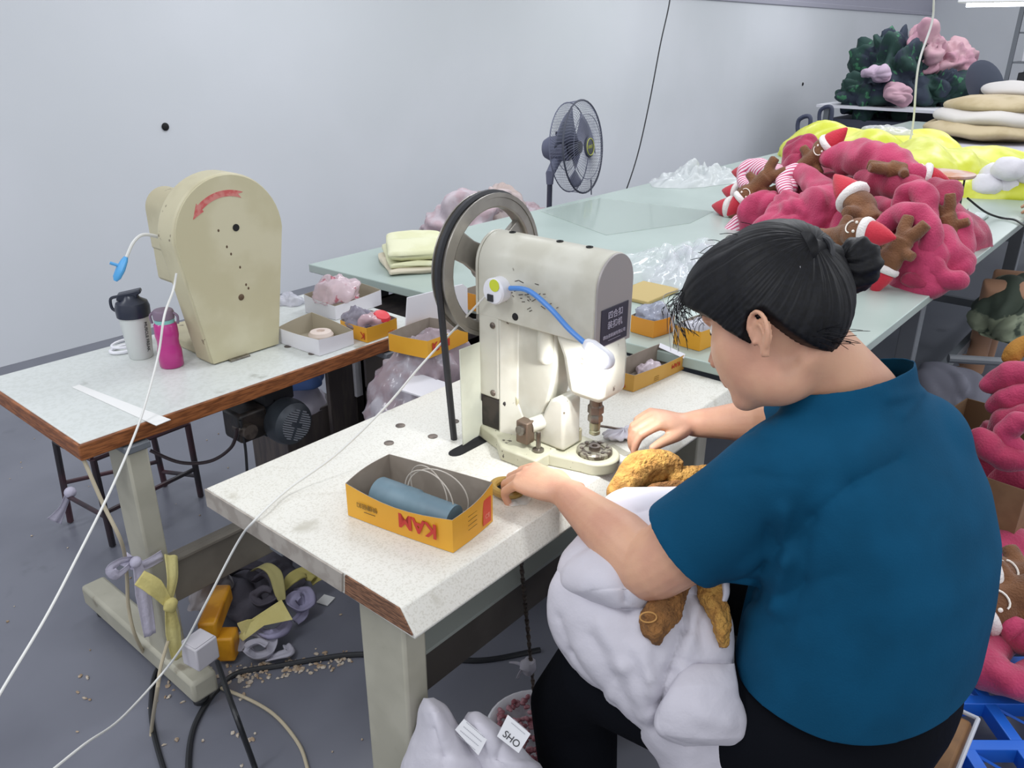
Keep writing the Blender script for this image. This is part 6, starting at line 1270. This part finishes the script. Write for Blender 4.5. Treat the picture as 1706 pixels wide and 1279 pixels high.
for k in range(160): r_ = .098 * math.sqrt(random.random()); a = random.random() * 6.3; mb.ball((c.x + r_ * math.cos(a), c.y + r_ * math.sin(a), .10 + random.random() * .012), (.009, .006, .005), Matrix.Rotation(random.random() * 6, 4, 'Z'), 7, 5)
mb.build('pink_scraps', mat('dusky_pink_bits', 'b98a92', .7, col2='8e4f58', scale=40), bw, kind='stuff')
# second worker at the far right, mostly outside the frame
M_sk3 = mat('tan_skin', 'b98d70', .6)
p2 = thing('person', 'seated worker in dark clothes at the right edge, hand by the cotton balls', 'person', (5.1, .1, 0))
bd3 = MB(); DW = V((-.66, .13, 0)); hz = onz(1735, 352, .84) - DW; elb = onx(1716, 440, 4.3)
hx_ = V((5.0, .05, 0))
bd3.loft([ring((5.0, .05, .45), .17, .13, 20), ring((5.0, .06, .8), .17, .13, 20), ring((5.0, .1, 1.0), .19, .11, 20), ring((5.0, .12, 1.08), .07, .06, 20)])
bd3.tube([V((5.0, .12, 1.05)), V((5.0, .16, 1.18))], .05, 16); bd3.ball((5.0, .2, 1.27), (.08, .1, .12), n=24, k=18); bd3.tube([V((5, .3, 1.26)), V((5, .315, 1.24))], .012, 8)
for s_, hh in ((-1, hz), (1, V((5.3, .45, .84)))):
    el_ = V((5.0 + s_ * .3, .25, .82)); bd3.tube([V((5.0 + s_ * .18, .1, 1.0)), el_, hh + V((0, -.06, .02))], [.05, .042, .028], 14)
    bd3.ball(hh, (.036, .045, .018), n=14, k=10)
    for q in range(5): bd3.tube([hh + V(((q - 2) * .016, .02, 0)), hh + V(((q - 2) * .02, .06, .0)), hh + V(((q - 2) * .02, .075, -.015))], .009, 8)
for s_ in (-1, 1): bd3.tube([V((5 + s_ * .09, .1, .5)), V((5 + s_ * .11, .5, .5)), V((5 + s_ * .11, .5, .1)), V((5 + s_ * .11, .6, .05))], [.085, .07, .045, .04], 14)
sk3 = bd3.build('body', M_sk3, p2, angle=180); union(sk3, .008, 4)
mb = MB(); mb.loft([ring((5.0, .04, .42), .20, .17, 24), ring((5.0, .05, .8), .19, .15, 24), ring((5.0, .1, 1.0), .21, .13, 24), ring((5.0, .12, 1.08), .09, .08, 24)]); mb.tube([V((4.84, .1, 1.0)), V((4.74, .2, .9))], [.07, .065], 14); mb.tube([V((5.16, .1, 1.0)), V((5.26, .2, .9))], [.07, .065], 14); sh3 = mb.build('shirt', mat('dark_shirt', '1e212b', .85), p2, angle=180); union(sh3, .01, 6)
mb = MB(); mb.ball((5.0, .18, 1.30), (.09, .11, .11), n=24, k=16, fn=lambda q, d: q - V((0, .06, 0)) * max(0, d.y) - V((0, .03, 0))); mb.build('hair', M_hair, p2)
p2.location = V(p2.location) + DW
st3 = thing('round_stool', 'dark stool under the second worker at the right edge', 'stool', (5.0, .05, 0))
mb = MB(); mb.lathe([(.17, .38), (.175, .40), (.17, .42), (.0001, .42)], (5.0, .05, 0), n=24); mb.build('seat', M_dark, st3)
for k in range(4): a = R(45 + 90 * k); mb = MB(); mb.tube([V((5 + .13 * math.cos(a), .05 + .13 * math.sin(a), .39)), V((5 + .18 * math.cos(a), .05 + .18 * math.sin(a), 0))], .012, 8); mb.build('leg', M_ggrey, st3)
st3.location = V(st3.location) + DW
